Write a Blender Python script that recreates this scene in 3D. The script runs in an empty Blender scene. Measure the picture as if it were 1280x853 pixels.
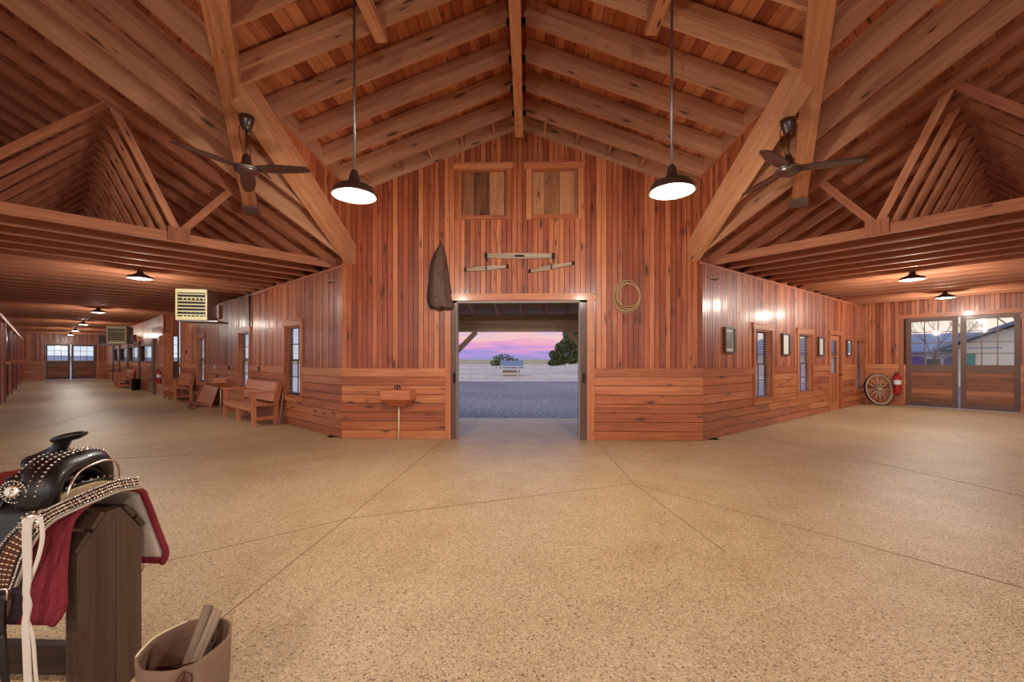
import bpy, bmesh, random
from math import *
from mathutils import Vector, Matrix
random.seed(7)
SC = bpy.context.scene
COL = SC.collection
MW = {}

# ------------------------------------------------------------------ helpers
def lin(c):
    return tuple(((v/255)/12.92 if v/255 <= .04045 else ((v/255+.055)/1.055)**2.4) for v in c)

class MB:
    def __init__(s):
        s.v = []; s.f = []; s.uv = []; s.t = []; s.sm = []
    def poly(s, pts, uvs=None, tone=.5, smooth=False):
        b = len(s.v); s.v += [tuple(p) for p in pts]
        s.f.append(list(range(b, b+len(pts))))
        s.uv.append(uvs or [(0, 0)]*len(pts)); s.t.append(tone); s.sm.append(smooth)
    def hexa(s, c, L, tone=None, ou=None):
        # c: 8 corners indexed by (i long, j across, k up) -> c[4*i+2*j+k]; L: sizes (l, w, h)
        if tone is None: tone = random.random()
        if ou is None: ou = (random.random()*40, random.random()*40)
        b = len(s.v); s.v += [tuple(p) for p in c]
        l, w, h = L; U, V = ou
        q = [((0,1,3,2), [(U,V),(U,V+h),(U+w,V+h),(U+w,V)]), ((4,6,7,5), [(U,V),(U+w,V),(U+w,V+h),(U,V+h)]),
             ((0,4,5,1), [(U,V),(U+l,V),(U+l,V+h),(U,V+h)]), ((2,3,7,6), [(U,V+3),(U,V+3+h),(U+l,V+3+h),(U+l,V+3)]),
             ((0,2,6,4), [(U,V+6),(U,V+6+w),(U+l,V+6+w),(U+l,V+6)]), ((1,5,7,3), [(U,V+9),(U+l,V+9),(U+l,V+9+w),(U,V+9+w)])]
        for idx, uv in q:
            s.f.append([b+i for i in idx]); s.uv.append(uv); s.t.append(tone); s.sm.append(False)
    def box(s, P, t0, t1, d0, d1, z0, z1, grain='t', tone=None, ou=None):
        # P maps wall coordinates (along, out, up) to the world; z1 may be a pair (at t0, at t1)
        za, zb = z1 if isinstance(z1, tuple) else (z1, z1)
        C = lambda i, j, k: P((t0, t1)[i], (d0, d1)[j], z0 if not k else (za, zb)[i])
        if grain == 't':
            c = [C(i, j, k) for i in (0,1) for j in (0,1) for k in (0,1)]
            s.hexa(c, (abs(t1-t0), abs(d1-d0), abs(za-z0)), tone, ou)
        elif grain == 'z':
            c = [C(k, j, i) for i in (0,1) for j in (0,1) for k in (0,1)]
            s.hexa(c, (abs(za-z0), abs(d1-d0), abs(t1-t0)), tone, ou)
        else:
            c = [C(j, i, k) for i in (0,1) for j in (0,1) for k in (0,1)]
            s.hexa(c, (abs(d1-d0), abs(t1-t0), abs(za-z0)), tone, ou)
    def beam(s, a, b, w, h, up=(0,0,1), base='c', tone=None):
        a = Vector(a); b = Vector(b); ax = (b-a).normalized()
        sd = ax.cross(Vector(up)).normalized(); uu = sd.cross(ax)
        lo = 0 if base == 'b' else (-h if base == 't' else -h/2)
        c = [p + sd*(w*(j-.5)) + uu*(lo+h*k) for p in (a, b) for j in (0,1) for k in (0,1)]
        s.hexa(c, ((b-a).length, w, h), tone)
    def tube(s, pts, r, seg=8, tone=.5, flat=1.0, upv=(0,0,1), cap=True):
        pts = [Vector(p) for p in pts]; n = len(pts)
        rs = r if isinstance(r, (list, tuple)) else [r]*n
        rings = []; L = 0; prev = None
        for i, p in enumerate(pts):
            d = (pts[min(i+1, n-1)]-pts[max(i-1, 0)]).normalized()
            if prev is None:
                ref = Vector(upv)
                if abs(d.dot(ref)) > .95: ref = Vector((1, 0, 0))
                sd = d.cross(ref).normalized()
            else:
                sd = (prev - d*prev.dot(d)).normalized()
            prev = sd; uu = sd.cross(d)
            rings.append([p + sd*cos(2*pi*k/seg)*rs[i] + uu*sin(2*pi*k/seg)*rs[i]*flat for k in range(seg)])
        for i in range(n-1):
            l = (pts[i+1]-pts[i]).length
            for k in range(seg):
                k2 = (k+1) % seg; w = 2*pi*max(rs[i], 1e-3)/seg
                s.poly([rings[i][k], rings[i][k2], rings[i+1][k2], rings[i+1][k]],
                       [(L, k*w), (L, k*w+w), (L+l, k*w+w), (L+l, k*w)], tone, True)
            L += l
        if cap:
            s.poly(rings[0], None, tone); s.poly(rings[-1][::-1], None, tone)
    def lathe(s, prof, c=(0,0,0), ax='z', seg=24, tone=.5, M=None):
        # prof: (radius, height) pairs
        c = Vector(c)
        def pt(r, h, k):
            a = 2*pi*k/seg
            v = Vector((r*cos(a), r*sin(a), h))
            if ax == 'x': v = Vector((v.z, v.x, v.y))
            if ax == 'y': v = Vector((v.x, v.z, v.y))
            if M: v = M @ v
            return c+v
        for i in range(len(prof)-1):
            (r0, h0), (r1, h1) = prof[i], prof[i+1]
            for k in range(seg):
                p = [pt(r0, h0, k), pt(r0, h0, k+1), pt(r1, h1, k+1), pt(r1, h1, k)]
                if r0 < 1e-6: p = p[1:]
                elif r1 < 1e-6: p = p[:3]
                u = [(h0, k/seg), (h0, (k+1)/seg), (h1, (k+1)/seg), (h1, k/seg)][:len(p)]
                s.poly(p, u, tone, True)
    def ball(s, c, r, sc=(1,1,1), seg=10, tone=.5, M=None):
        prof = [(r*sin(pi*i/6), -r*cos(pi*i/6)) for i in range(7)]
        prof[0] = (0, -r); prof[-1] = (0, r)
        S = Matrix.Diagonal(Vector(sc)); S = (M @ S) if M else S
        s.lathe(prof, c, seg=seg, tone=tone, M=S)
    def sheet(s, fn, nu, nv, th, us=1, vs=1, tone=.5):
        # fn(a,b)->(point, normal); a closed thin slab
        g = [[fn(i/nu, j/nv) for j in range(nv+1)] for i in range(nu+1)]
        A = [[Vector(p)+Vector(n)*th/2 for p, n in r] for r in g]; B = [[Vector(p)-Vector(n)*th/2 for p, n in r] for r in g]
        for G in (A, B):
            for i in range(nu):
                for j in range(nv):
                    s.poly([G[i][j], G[i+1][j], G[i+1][j+1], G[i][j+1]],
                           [(i/nu*us, j/nv*vs), ((i+1)/nu*us, j/nv*vs), ((i+1)/nu*us, (j+1)/nv*vs), (i/nu*us, (j+1)/nv*vs)], tone, True)
        for i in range(nu):
            for j in (0, nv): s.poly([A[i][j], A[i+1][j], B[i+1][j], B[i][j]], [(i/nu*us, j/nv*vs)]*4, tone)
        for j in range(nv):
            for i in (0, nu): s.poly([A[i][j], A[i][j+1], B[i][j+1], B[i][j]], [(i/nu*us, j/nv*vs)]*4, tone)
    def build(s, name, mat, parent=None, label=None, cat=None, group=None, kind=None, merge=True, extra=None):
        me = bpy.data.meshes.new(name)
        if parent is not None: org = None; Mi = MW[parent.name].inverted()
        else:
            xs = [p[0] for p in s.v]; ys = [p[1] for p in s.v]; zs = [p[2] for p in s.v]
            org = Vector(((min(xs)+max(xs))/2, (min(ys)+max(ys))/2, min(zs))); Mi = Matrix.Translation(-org)
        me.from_pydata([Mi @ Vector(p) for p in s.v], [], s.f)
        uvl = me.uv_layers.new(name='UVMap')
        flat = [c for uv in s.uv for q in uv for c in q]
        uvl.data.foreach_set('uv', flat)
        at = me.attributes.new('tone', 'FLOAT', 'FACE'); at.data.foreach_set('value', s.t)
        me.polygons.foreach_set('use_smooth', s.sm)
        if merge and any(s.sm):
            bm = bmesh.new(); bm.from_mesh(me); bmesh.ops.remove_doubles(bm, verts=bm.verts, dist=1e-5)
            bmesh.ops.recalc_face_normals(bm, faces=bm.faces); bm.to_mesh(me); bm.free()
        me.materials.append(mat)
        for m in (extra or []): me.materials.append(m)
        me.update()
        o = bpy.data.objects.new(name, me); COL.objects.link(o)
        if parent is not None: o.parent = parent; MW[o.name] = MW[parent.name]
        else: o.location = org; MW[o.name] = Matrix.Translation(org)
        tag(o, label, cat, group, kind)
        return o

def tag(o, label=None, cat=None, group=None, kind=None):
    if label: o['label'] = label
    if cat: o['category'] = cat
    if group: o['group'] = group
    if kind: o['kind'] = kind
    return o

def empty(name, loc=(0,0,0), rz=0, label=None, cat=None, group=None, kind=None):
    o = bpy.data.objects.new(name, None); COL.objects.link(o)
    o.location = loc; o.rotation_euler = (0, 0, rz); o.empty_display_size = .1
    MW[o.name] = Matrix.Translation(Vector(loc)) @ Matrix.Rotation(rz, 4, 'Z')
    return tag(o, label, cat, group, kind)

KIDS = {}
def children(o): return [c for c in bpy.data.objects if c.parent == o]
def copy_tree(o, parent=None):
    if o.name not in KIDS: KIDS[o.name] = [c.name for c in bpy.data.objects if c.parent == o]
    c = o.copy(); COL.objects.link(c)
    if parent: c.parent = parent
    for k in KIDS[o.name]: copy_tree(bpy.data.objects[k], c)
    return c

ORD = ['first','second','third','fourth','fifth','sixth','seventh','eighth','ninth','tenth','eleventh','twelfth','thirteenth','fourteenth','fifteenth','sixteenth','seventeenth']

# ------------------------------------------------------------------ place geometry
ANG = radians(50.3); SW = 3.74
def wing(side):
    s = 1 if side == 'R' else -1
    return (s*sin(ANG), cos(ANG)), (-s*cos(ANG), sin(ANG))
def wp(side, U, s, z):
    u, n = wing(side); k = SW-s
    return (U*u[0]+k*n[0], U*u[1]+k*n[1], z)
def PW(side, s0=0.0): return lambda t, d, z: wp(side, t, s0+d, z)
def PE(side, U): return lambda t, d, z: wp(side, U-d, t, z)
GY = 7.54
PG = lambda t, d, z: (t, GY-d, z)
WH = 3.17            # height of the aisle walls and of the truss chords
RK = .54             # pitch of the wing roofs
HW = 3.24            # half width of the centre gable wall

# ------------------------------------------------------------------ materials
class NT:
    def __init__(s, name):
        s.m = bpy.data.materials.new(name); s.m.use_nodes = True; s.t = s.m.node_tree
        s.b = s.t.nodes['Principled BSDF']
    def n(s, typ, **kw):
        x = s.t.nodes.new(typ)
        for k, v in kw.items():
            if k.startswith('i_'):
                key = k[2:]; key = int(key) if key.isdigit() else key.replace('_', ' ')
                x.inputs[key].default_value = v
            else: setattr(x, k, v)
        return x
    def l(s, a, b): s.t.links.new(a, b)
    def math(s, op, a, b=None, c=None, clamp=False):
        x = s.t.nodes.new('ShaderNodeMath'); x.operation = op; x.use_clamp = clamp
        for i, v in enumerate((a, b, c)):
            if v is None: continue
            if isinstance(v, (int, float)): x.inputs[i].default_value = v
            else: s.l(v, x.inputs[i])
        return x.outputs[0]
    def mix(s, f, a, b, mode='MIX'):
        x = s.t.nodes.new('ShaderNodeMix'); x.data_type = 'RGBA'; x.blend_type = mode
        for sock, v in ((x.inputs[0], f), (x.inputs[6], a), (x.inputs[7], b)):
            if isinstance(v, (int, float)): sock.default_value = v
            elif isinstance(v, tuple): sock.default_value = (*v[:3], 1)
            else: s.l(v, sock)
        return x.outputs[2]
    def ramp(s, f, stops):
        x = s.t.nodes.new('ShaderNodeValToRGB'); e = x.color_ramp.elements
        while len(e) < len(stops): e.new(.5)
        for el, (p, c) in zip(e, stops):
            el.position = p; el.color = (c, c, c, 1) if isinstance(c, (int, float)) else (*c[:3], 1)
        s.l(f, x.inputs[0]); return x.outputs[0]
    def mapped(s, vec, sc, loc=(0,0,0)):
        x = s.n('ShaderNodeMapping'); x.inputs['Scale'].default_value = sc; x.inputs['Location'].default_value = loc
        s.l(vec, x.inputs[0]); return x.outputs[0]
    def noise(s, vec, scale=1, detail=3, rough=.55, dist=0):
        x = s.n('ShaderNodeTexNoise'); x.inputs['Scale'].default_value = scale; x.inputs['Detail'].default_value = detail
        x.inputs['Roughness'].default_value = rough; x.inputs['Distortion'].default_value = dist
        s.l(vec, x.inputs['Vector']); return x.outputs['Fac']
    def bump(s, h, strength=.2, dist=.002):
        x = s.n('ShaderNodeBump'); x.inputs['Strength'].default_value = strength; x.inputs['Distance'].default_value = dist
        s.l(h, x.inputs['Height']); s.l(x.outputs[0], s.b.inputs['Normal'])

def plain(name, rgb, rough=.5, metal=0, spec=.5, noise=0, emit=None, es=0, coat=0):
    N = NT(name); N.b.inputs['Roughness'].default_value = rough; N.b.inputs['Metallic'].default_value = metal
    N.b.inputs['Specular IOR Level'].default_value = spec; N.b.inputs['Coat Weight'].default_value = coat
    c = lin(rgb)
    if noise:
        tc = N.n('ShaderNodeTexCoord'); nz = N.noise(tc.outputs['Object'], noise, 5, .65)
        N.l(N.mix(nz, tuple(v*.55 for v in c), tuple(min(1, v*1.4) for v in c)), N.b.inputs['Base Color'])
        N.bump(nz, .3, .004)
    else: N.b.inputs['Base Color'].default_value = (*c, 1)
    if emit:
        N.b.inputs['Emission Color'].default_value = (*lin(emit), 1); N.b.inputs['Emission Strength'].default_value = es
    return N.m

def wood(name, dark, mid, light, rough=.4, coat=0, knots=1.0, tone=.6, planks=None, bump=.25, spec=.5, kcol=(60,25,15), crough=.15):
    """grain along u, per-board tone attribute, knots; planks = (width, gap) draws board joints across v"""
    N = NT(name); uvn = N.n('ShaderNodeUVMap'); uv = uvn.outputs[0]
    at = N.n('ShaderNodeAttribute'); at.attribute_name = 'tone'; tn = at.outputs['Fac']
    vec = uv
    if planks:
        sp = N.n('ShaderNodeSeparateXYZ'); N.l(uv, sp.inputs[0])
        q = N.math('DIVIDE', sp.outputs[1], planks[0]); fl = N.math('FLOOR', q); fr = N.math('FRACT', q)
        wn = N.n('ShaderNodeTexWhiteNoise'); wn.noise_dimensions = '1D'; N.l(fl, wn.inputs['W']); tn = wn.outputs['Value']
        cb = N.n('ShaderNodeCombineXYZ'); N.l(N.math('MULTIPLY_ADD', wn.outputs['Value'], 37.0, sp.outputs[0]), cb.inputs[0]); N.l(sp.outputs[1], cb.inputs[1])
        vec = cb.outputs[0]
    g1 = N.noise(N.mapped(vec, (.9, 16, 1)), 1, 4, .6, .6)
    g2 = N.noise(N.mapped(vec, (3, 90, 1)), 1, 3, .6, .3)
    big = N.noise(N.mapped(vec, (.5, 1.2, 1)), 1, 2, .5)
    f = N.math('MULTIPLY_ADD', g2, .45, N.math('MULTIPLY', g1, .75))
    f = N.math('ADD', f, N.math('MULTIPLY', N.math('SUBTRACT', tn, .5), tone))
    f = N.math('ADD', f, N.math('MULTIPLY', N.math('SUBTRACT', big, .5), .35))
    col = N.ramp(f, [(.22, lin(dark)), (.55, lin(mid)), (.92, lin(light))])
    h = g2
    if knots:
        vo = N.n('ShaderNodeTexVoronoi'); vo.inputs['Scale'].default_value = 1; vo.inputs['Randomness'].default_value = 1
        N.l(N.mapped(vec, (2.6, 9.5, 1)), vo.inputs['Vector'])
        sz = N.math('MULTIPLY', N.n('ShaderNodeSeparateColor').outputs[0], 1)
        sc = [n for n in N.t.nodes if n.bl_idname == 'ShaderNodeSeparateColor'][-1]; N.l(vo.outputs['Color'], sc.inputs[0])
        rad = N.math('MULTIPLY_ADD', N.math('POWER', sc.outputs[0], 2.0), .23*knots, .02*knots)
        k = N.math('SUBTRACT', 1, N.math('DIVIDE', vo.outputs['Distance'], rad), clamp=True)
        k = N.math('MULTIPLY', k, 2.2, clamp=True)
        col = N.mix(N.math('MULTIPLY', k, .9), col, lin(kcol))
        h2 = N.math('SUBTRACT', 1, N.math('DIVIDE', vo.outputs['Distance'], N.math('MULTIPLY', rad, 2.6)), clamp=True)
        col = N.mix(N.math('MULTIPLY', h2, .35), col, lin(dark))
    if planks:
        e = N.math('LESS_THAN', N.math('MINIMUM', fr, N.math('SUBTRACT', 1, fr)), planks[1]/planks[0])
        col = N.mix(N.math('MULTIPLY', e, .75), col, tuple(v*.3 for v in lin(dark)))
        h = N.math('SUBTRACT', h, N.math('MULTIPLY', e, 2))
    N.l(col, N.b.inputs['Base Color'])
    N.l(N.math('MULTIPLY_ADD', g1, .25, rough-.1), N.b.inputs['Roughness'])
    N.b.inputs['Specular IOR Level'].default_value = spec
    N.b.inputs['Coat Weight'].default_value = coat; N.b.inputs['Coat Roughness'].default_value = crough
    N.bump(h, bump, .0015)
    return N.m

M = {}
M['clad'] = wood('varnished_pine_boards', (110,50,29), (166,84,50), (214,134,85), .42, .3, 1.5, .44, crough=.2, bump=.35)
M['wain'] = wood('varnished_pine_planks', (128,64,38), (178,98,58), (214,140,92), .4, .3, 1.3, .38, crough=.2)
M['trim'] = wood('pine_trim', (134,70,42), (180,102,62), (212,142,92), .4, .2, .5, .4)
M['beam'] = wood('timber', (150,90,60), (194,132,94), (224,172,130), .6, 0, .8, .25, kcol=(70,36,22), spec=.3)
M['rafter'] = wood('rafter_lumber', (142,96,72), (186,132,100), (216,168,132), .65, 0, 1.35, .35, kcol=(50,28,20), spec=.3)
M['truss'] = wood('truss_lumber', (118,66,46), (158,97,68), (198,136,100), .65, 0, .7, .45, kcol=(70,36,24), spec=.3)
M['deck'] = wood('roof_deck_boards', (128,62,40), (178,98,62), (214,142,98), .6, 0, 1.1, .55, planks=(.14, .004), spec=.3)
M['back'] = plain('board_backing', (60,26,16), .8)
M['bench'] = wood('bench_wood', (146,74,44), (192,112,72), (216,142,98), .42, .2, .5, .3)
M['old'] = wood('weathered_wood', (100,84,70), (164,144,124), (204,186,164), .8, 0, .6, .4, spec=.2)
M['hatch'] = wood('rough_old_boards', (84,52,38), (148,98,68), (196,138,96), .7, 0, 1.3, .6, planks=(.27, .004), spec=.2)
M['doorp'] = wood('barn_door_planks', (92,50,32), (138,82,54), (176,116,80), .5, .1, .8, .6, planks=(.13, .003))
M['doorf'] = wood('dark_door_frame', (70,46,38), (98,68,58), (122,90,78), .5, .1, 0, .2)
M['stall'] = wood('stall_wood', (84,30,20), (128,54,36), (170,84,54), .4, .3, .5, .6)
M['stand'] = wood('dark_stand_wood', (36,24,18), (70,50,40), (104,80,64), .45, .15, .3, .3)
M['porch'] = wood('porch_timber', (136,108,94), (176,146,128), (204,176,158), .7, 0, .5, .4, spec=.2)
M['metal'] = plain('brown_lamp_metal', (92,74,66), .35, .6)
M['shadein'] = plain('white_enamel', (235,232,225), .4)
M['dark'] = plain('dark_metal', (40,34,32), .4, .7)
M['steel'] = plain('galvanised_steel', (150,150,150), .35, .9)
M['fan'] = plain('dark_fan_brown', (58,32,28), .3, 0, .6, coat=.4)
M['lamp'] = plain('lamp_diffuser', (255,250,240), .4, emit=(255,246,228), es=6)
M['cream'] = plain('cream_enamel', (232,222,176), .4)
M['grey'] = plain('heater_grey', (140,116,110), .5, .2)
M['black'] = plain('black_void', (12,11,11), .6)
M['red'] = plain('red_paint', (170,28,24), .3, coat=.4)
M['white'] = plain('white_paint', (225,225,228), .6)
M['mat'] = plain('picture_mat_and_glare', (228,226,220), .6)
M['blue'] = plain('blue_print', (70,140,175), .4)
M['photo'] = plain('sepia_print', (120,112,104), .4, noise=14)
M['rope'] = plain('tan_rope', (188,152,112), .8, noise=60)
M['leather'] = plain('old_brown_leather', (100,76,62), .75, noise=9)
M['leather2'] = plain('dark_coat_edge', (64,46,40), .7, noise=12)
M['blackl'] = plain('black_tooled_leather', (15,12,12), .38, noise=70, coat=.25)
M['silver'] = plain('silver_conchos', (225,218,205), .25, 1)
M['fleece'] = plain('cream_fleece', (206,186,150), .95, noise=120)
M['felt'] = plain('white_felt', (206,196,186), .95, noise=60)
M['strap'] = plain('white_latigo_leather', (226,218,210), .6)
M['redl'] = plain('red_leather', (128,40,34), .35, coat=.4)
M['hide'] = plain('brown_bucket_hide', (140,114,92), .8, noise=9)
M['hidein'] = plain('bucket_inside', (120,90,70), .85, noise=7)
M['teal'] = plain('teal_shutter', (40,130,120), .6)
M['purple'] = plain('purple_door', (98,84,150), .6)
M['lav'] = plain('pale_house_wall', (196,192,200), .8)
M['cream2'] = plain('cream_house_wall', (226,218,204), .8)
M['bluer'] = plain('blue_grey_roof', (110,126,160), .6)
M['leaf'] = plain('oak_leaves', (96,106,64), .7, noise=3)
M['leaf2'] = plain('shrub_leaves', (84,92,66), .7, noise=3)
M['bark'] = plain('bark', (84,68,56), .9, noise=8)
M['blind'] = plain('white_slats', (214,214,222), .6)
M['redwool'] = plain('red_wool_binding', (134,52,62), .95, noise=90, spec=.1)
M['joint'] = plain('joint_filler', (142,116,90), .9)

def glass_mat():
    N = NT('window_glass'); t = N.t; t.nodes.remove(N.b)
    out = [n for n in t.nodes if n.bl_idname == 'ShaderNodeOutputMaterial'][0]
    tr = N.n('ShaderNodeBsdfTransparent'); gl = N.n('ShaderNodeBsdfGlossy'); gl.inputs['Roughness'].default_value = .03
    fr = N.n('ShaderNodeLayerWeight'); fr.inputs[0].default_value = .5; mx = N.n('ShaderNodeMixShader')
    N.l(N.math('MULTIPLY_ADD', N.math('POWER', fr.outputs['Facing'], 5), .9, .03, clamp=True), mx.inputs[0]); N.l(tr.outputs[0], mx.inputs[1]); N.l(gl.outputs[0], mx.inputs[2]); N.l(mx.outputs[0], out.inputs[0])
    return N.m
M['glass'] = glass_mat()
M['track'] = plain('painted_track', (158,146,140), .6)

def floor_mat():
    N = NT('exposed_aggregate_floor'); tc = N.n('ShaderNodeTexCoord'); P = tc.outputs['Object']
    big = N.noise(P, .35, 3, .55); mid = N.noise(P, 2.2, 4, .6)
    f = N.math('MULTIPLY_ADD', mid, .45, N.math('MULTIPLY', big, .6))
    base = N.ramp(f, [(.3, lin((192,162,118))), (.5, lin((216,190,146))), (.7, lin((236,212,170)))])
    v = N.n('ShaderNodeTexVoronoi'); v.inputs['Scale'].default_value = 92; N.l(P, v.inputs['Vector'])
    sc = N.n('ShaderNodeSeparateColor'); N.l(v.outputs['Color'], sc.inputs[0])
    sel = N.math('MULTIPLY', N.math('GREATER_THAN', sc.outputs[0], .62), N.math('LESS_THAN', v.outputs['Distance'], .42))
    fine = N.noise(P, 34, 4, .7)
    base = N.mix(N.math('MULTIPLY', N.math('SUBTRACT', fine, .42), 3.0, clamp=True), N.mix(.34, base, lin((122,92,60))), base)
    col = N.mix(N.math('MULTIPLY', sel, .7), base, lin((96,72,52)))
    sel3 = N.math('MULTIPLY', N.math('LESS_THAN', sc.outputs[0], .14), N.math('LESS_THAN', v.outputs['Distance'], .45))
    col = N.mix(N.math('MULTIPLY', sel3, .7), col, lin((240,224,198)))
    v2 = N.n('ShaderNodeTexVoronoi'); v2.inputs['Scale'].default_value = 40; N.l(P, v2.inputs['Vector'])
    sc2 = N.n('ShaderNodeSeparateColor'); N.l(v2.outputs['Color'], sc2.inputs[0])
    sel2 = N.math('MULTIPLY', N.math('GREATER_THAN', sc2.outputs[1], .84), N.math('LESS_THAN', v2.outputs['Distance'], .3))
    col = N.mix(N.math('MULTIPLY', sel2, .7), col, lin((84,62,46)))
    N.l(col, N.b.inputs['Base Color'])
    N.b.inputs['Roughness'].default_value = .42; N.b.inputs['Specular IOR Level'].default_value = .4
    N.bump(N.math('ADD', v.outputs['Distance'], N.math('MULTIPLY', mid, .6)), .45, .006)
    return N.m
M['floor'] = floor_mat()

def ground_mat(name, a, b, scale, bump=.6):
    N = NT(name); tc = N.n('ShaderNodeTexCoord'); P = tc.outputs['Object']
    n1 = N.noise(P, scale, 6, .75); n2 = N.noise(P, .12, 3, .5)
    N.l(N.mix(n2, N.ramp(n1, [(.35, lin(a)), (.65, lin(b))]), lin(b)) if False else N.ramp(N.math('MULTIPLY_ADD', N.math('SUBTRACT', n2, .5), .3, n1), [(.38, lin(a)), (.64, lin(b))]), N.b.inputs['Base Color'])
    N.b.inputs['Roughness'].default_value = .95; N.bump(n1, bump, .02); return N.m
M['gravel'] = ground_mat('grey_gravel', (74,74,84), (168,164,176), 9)
M['field'] = ground_mat('pale_field', (176,168,170), (214,208,214), .6)
M['plain'] = ground_mat('far_plain', (150,140,112), (178,166,134), .05)

def blanket_mat(name, inner):
    """u = distance back from the front edge (m), v = along the drape"""
    N = NT(name); uv = N.n('ShaderNodeUVMap').outputs[0]; sp = N.n('ShaderNodeSeparateXYZ'); N.l(uv, sp.inputs[0])
    w = N.math('SINE', N.math('MULTIPLY', N.math('ADD', N.math('MULTIPLY', sp.outputs[0], 1.0), N.math('MULTIPLY', sp.outputs[1], .6)), 900))
    n = N.noise(N.mapped(uv, (60, 60, 1)), 1, 4, .7)
    red = N.mix(n, lin((108,36,48)), lin((176,76,88))); gr = N.mix(n, lin((58,46,50)), lin((104,86,92)))
    edge = N.math('LESS_THAN', sp.outputs[0], .10)
    bot = N.math('GREATER_THAN', N.math('ABSOLUTE', sp.outputs[1]), .40)
    step = N.math('LESS_THAN', sp.outputs[0], .125)
    stripe = N.math('LESS_THAN', N.math('FRACT', N.math('MULTIPLY', sp.outputs[0], 3.2)), .35)
    c = N.mix(step, N.mix(stripe, gr, red), red)
    N.l(c if not inner else N.mix(n, lin((150,140,130)), lin((222,212,202))), N.b.inputs['Base Color'])
    N.b.inputs['Roughness'].default_value = .95; N.b.inputs['Specular IOR Level'].default_value = .1
    N.bump(N.math('ADD', w, n), .6, .003); return N.m
M['blanket'] = blanket_mat('woven_saddle_blanket', False)

def basket_mat():
    N = NT('basket_weave_leather'); uv = N.n('ShaderNodeUVMap').outputs[0]; sp = N.n('ShaderNodeSeparateXYZ'); N.l(uv, sp.inputs[0])
    a = N.math('FRACT', N.math('MULTIPLY', sp.outputs[0], 42)); b = N.math('FRACT', N.math('MULTIPLY', sp.outputs[1], 48))
    edge = N.math('MAXIMUM', N.math('LESS_THAN', a, .22), N.math('LESS_THAN', b, .22))
    ck = N.math('MULTIPLY', N.math('LESS_THAN', a, .22), N.math('GREATER_THAN', b, .3))
    c = N.mix(edge, lin((96,48,28)), lin((26,20,18))); c = N.mix(ck, c, lin((226,212,176)))
    mid = N.math('LESS_THAN', N.math('ABSOLUTE', N.math('SUBTRACT', sp.outputs[1], .06)), .034)
    c = N.mix(mid, lin((22,18,18)), c); N.l(c, N.b.inputs['Base Color']); N.b.inputs['Roughness'].default_value = .35
    N.bump(edge, .4, .002); return N.m
M['basket'] = basket_mat()

# ------------------------------------------------------------------ world and camera
def world():
    w = bpy.data.worlds.new('dusk_sky'); SC.world = w; w.use_nodes = True; t = w.node_tree
    N = NT.__new__(NT); N.t = t; bg = t.nodes['Background']
    tc = N.n('ShaderNodeTexCoord'); D = tc.outputs['Generated']; sp = N.n('ShaderNodeSeparateXYZ'); N.l(D, sp.inputs[0])
    x, y, z = sp.outputs
    n1 = N.noise(N.mapped(D, (5, 5, 46)), 1, 4, .55, .9)
    n2 = N.noise(N.mapped(D, (2, 2, 9), (3, 1, 2)), 1, 3, .5, .3)
    zz = N.math('ADD', z, N.math('MULTIPLY', N.math('SUBTRACT', n1, .5), .085))
    front = N.ramp(zz, [(0, lin((138,134,186))), (.012, lin((148,134,196))), (.026, lin((186,140,192))), (.038, lin((216,150,182))),
                        (.052, lin((224,184,178))), (.075, lin((196,168,196))), (.12, lin((166,160,204))), (.3, lin((168,172,212))), (1, lin((172,182,216)))])
    right = N.ramp(zz, [(0, lin((222,206,214))), (.06, lin((240,224,208))), (.16, lin((228,222,226))), (.5, lin((196,204,230))), (1, lin((178,190,226)))])
    left = N.ramp(zz, [(0, lin((214,218,224))), (.03, lin((200,212,228))), (.09, lin((166,190,232))), (.3, lin((170,190,230))), (1, lin((178,190,226)))])
    fr = N.math('MULTIPLY', N.math('SUBTRACT', x, .28), 4.5, clamp=True)
    fl = N.math('MULTIPLY', N.math('SUBTRACT', N.math('MULTIPLY', x, -1), .30), 4.5, clamp=True)
    c = N.mix(fr, front, right); c = N.mix(fl, c, left)
    back = N.math('MULTIPLY', N.math('MULTIPLY', y, -1), 4, clamp=True)
    c = N.mix(back, c, lin((236,224,220)))
    N.l(c, bg.inputs[0]); bg.inputs[1].default_value = 1.25
world()
cd = bpy.data.cameras.new('camera'); cam = bpy.data.objects.new('camera', cd); COL.objects.link(cam); SC.camera = cam
F_PX = 525.; E0 = atan(18.5/F_PX)
cd.sensor_width = 36; cd.lens = F_PX*36/1280; cd.shift_y = 22.5/1280; cd.clip_end = 2000; cd.clip_start = .05
cam.location = (.13, 0, 1.45); cam.rotation_euler = (pi/2, 0, E0)
SC.view_settings.view_transform = 'Standard'; SC.view_settings.look = 'None'; SC.view_settings.exposure = 0; SC.view_settings.gamma = 1
SC.cycles.max_bounces = 8; SC.cycles.diffuse_bounces = 5; SC.cycles.glossy_bounces = 3; SC.cycles.transparent_max_bounces = 16
SC.cycles.use_denoising = True; SC.cycles.sample_clamp_indirect = 4

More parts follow.
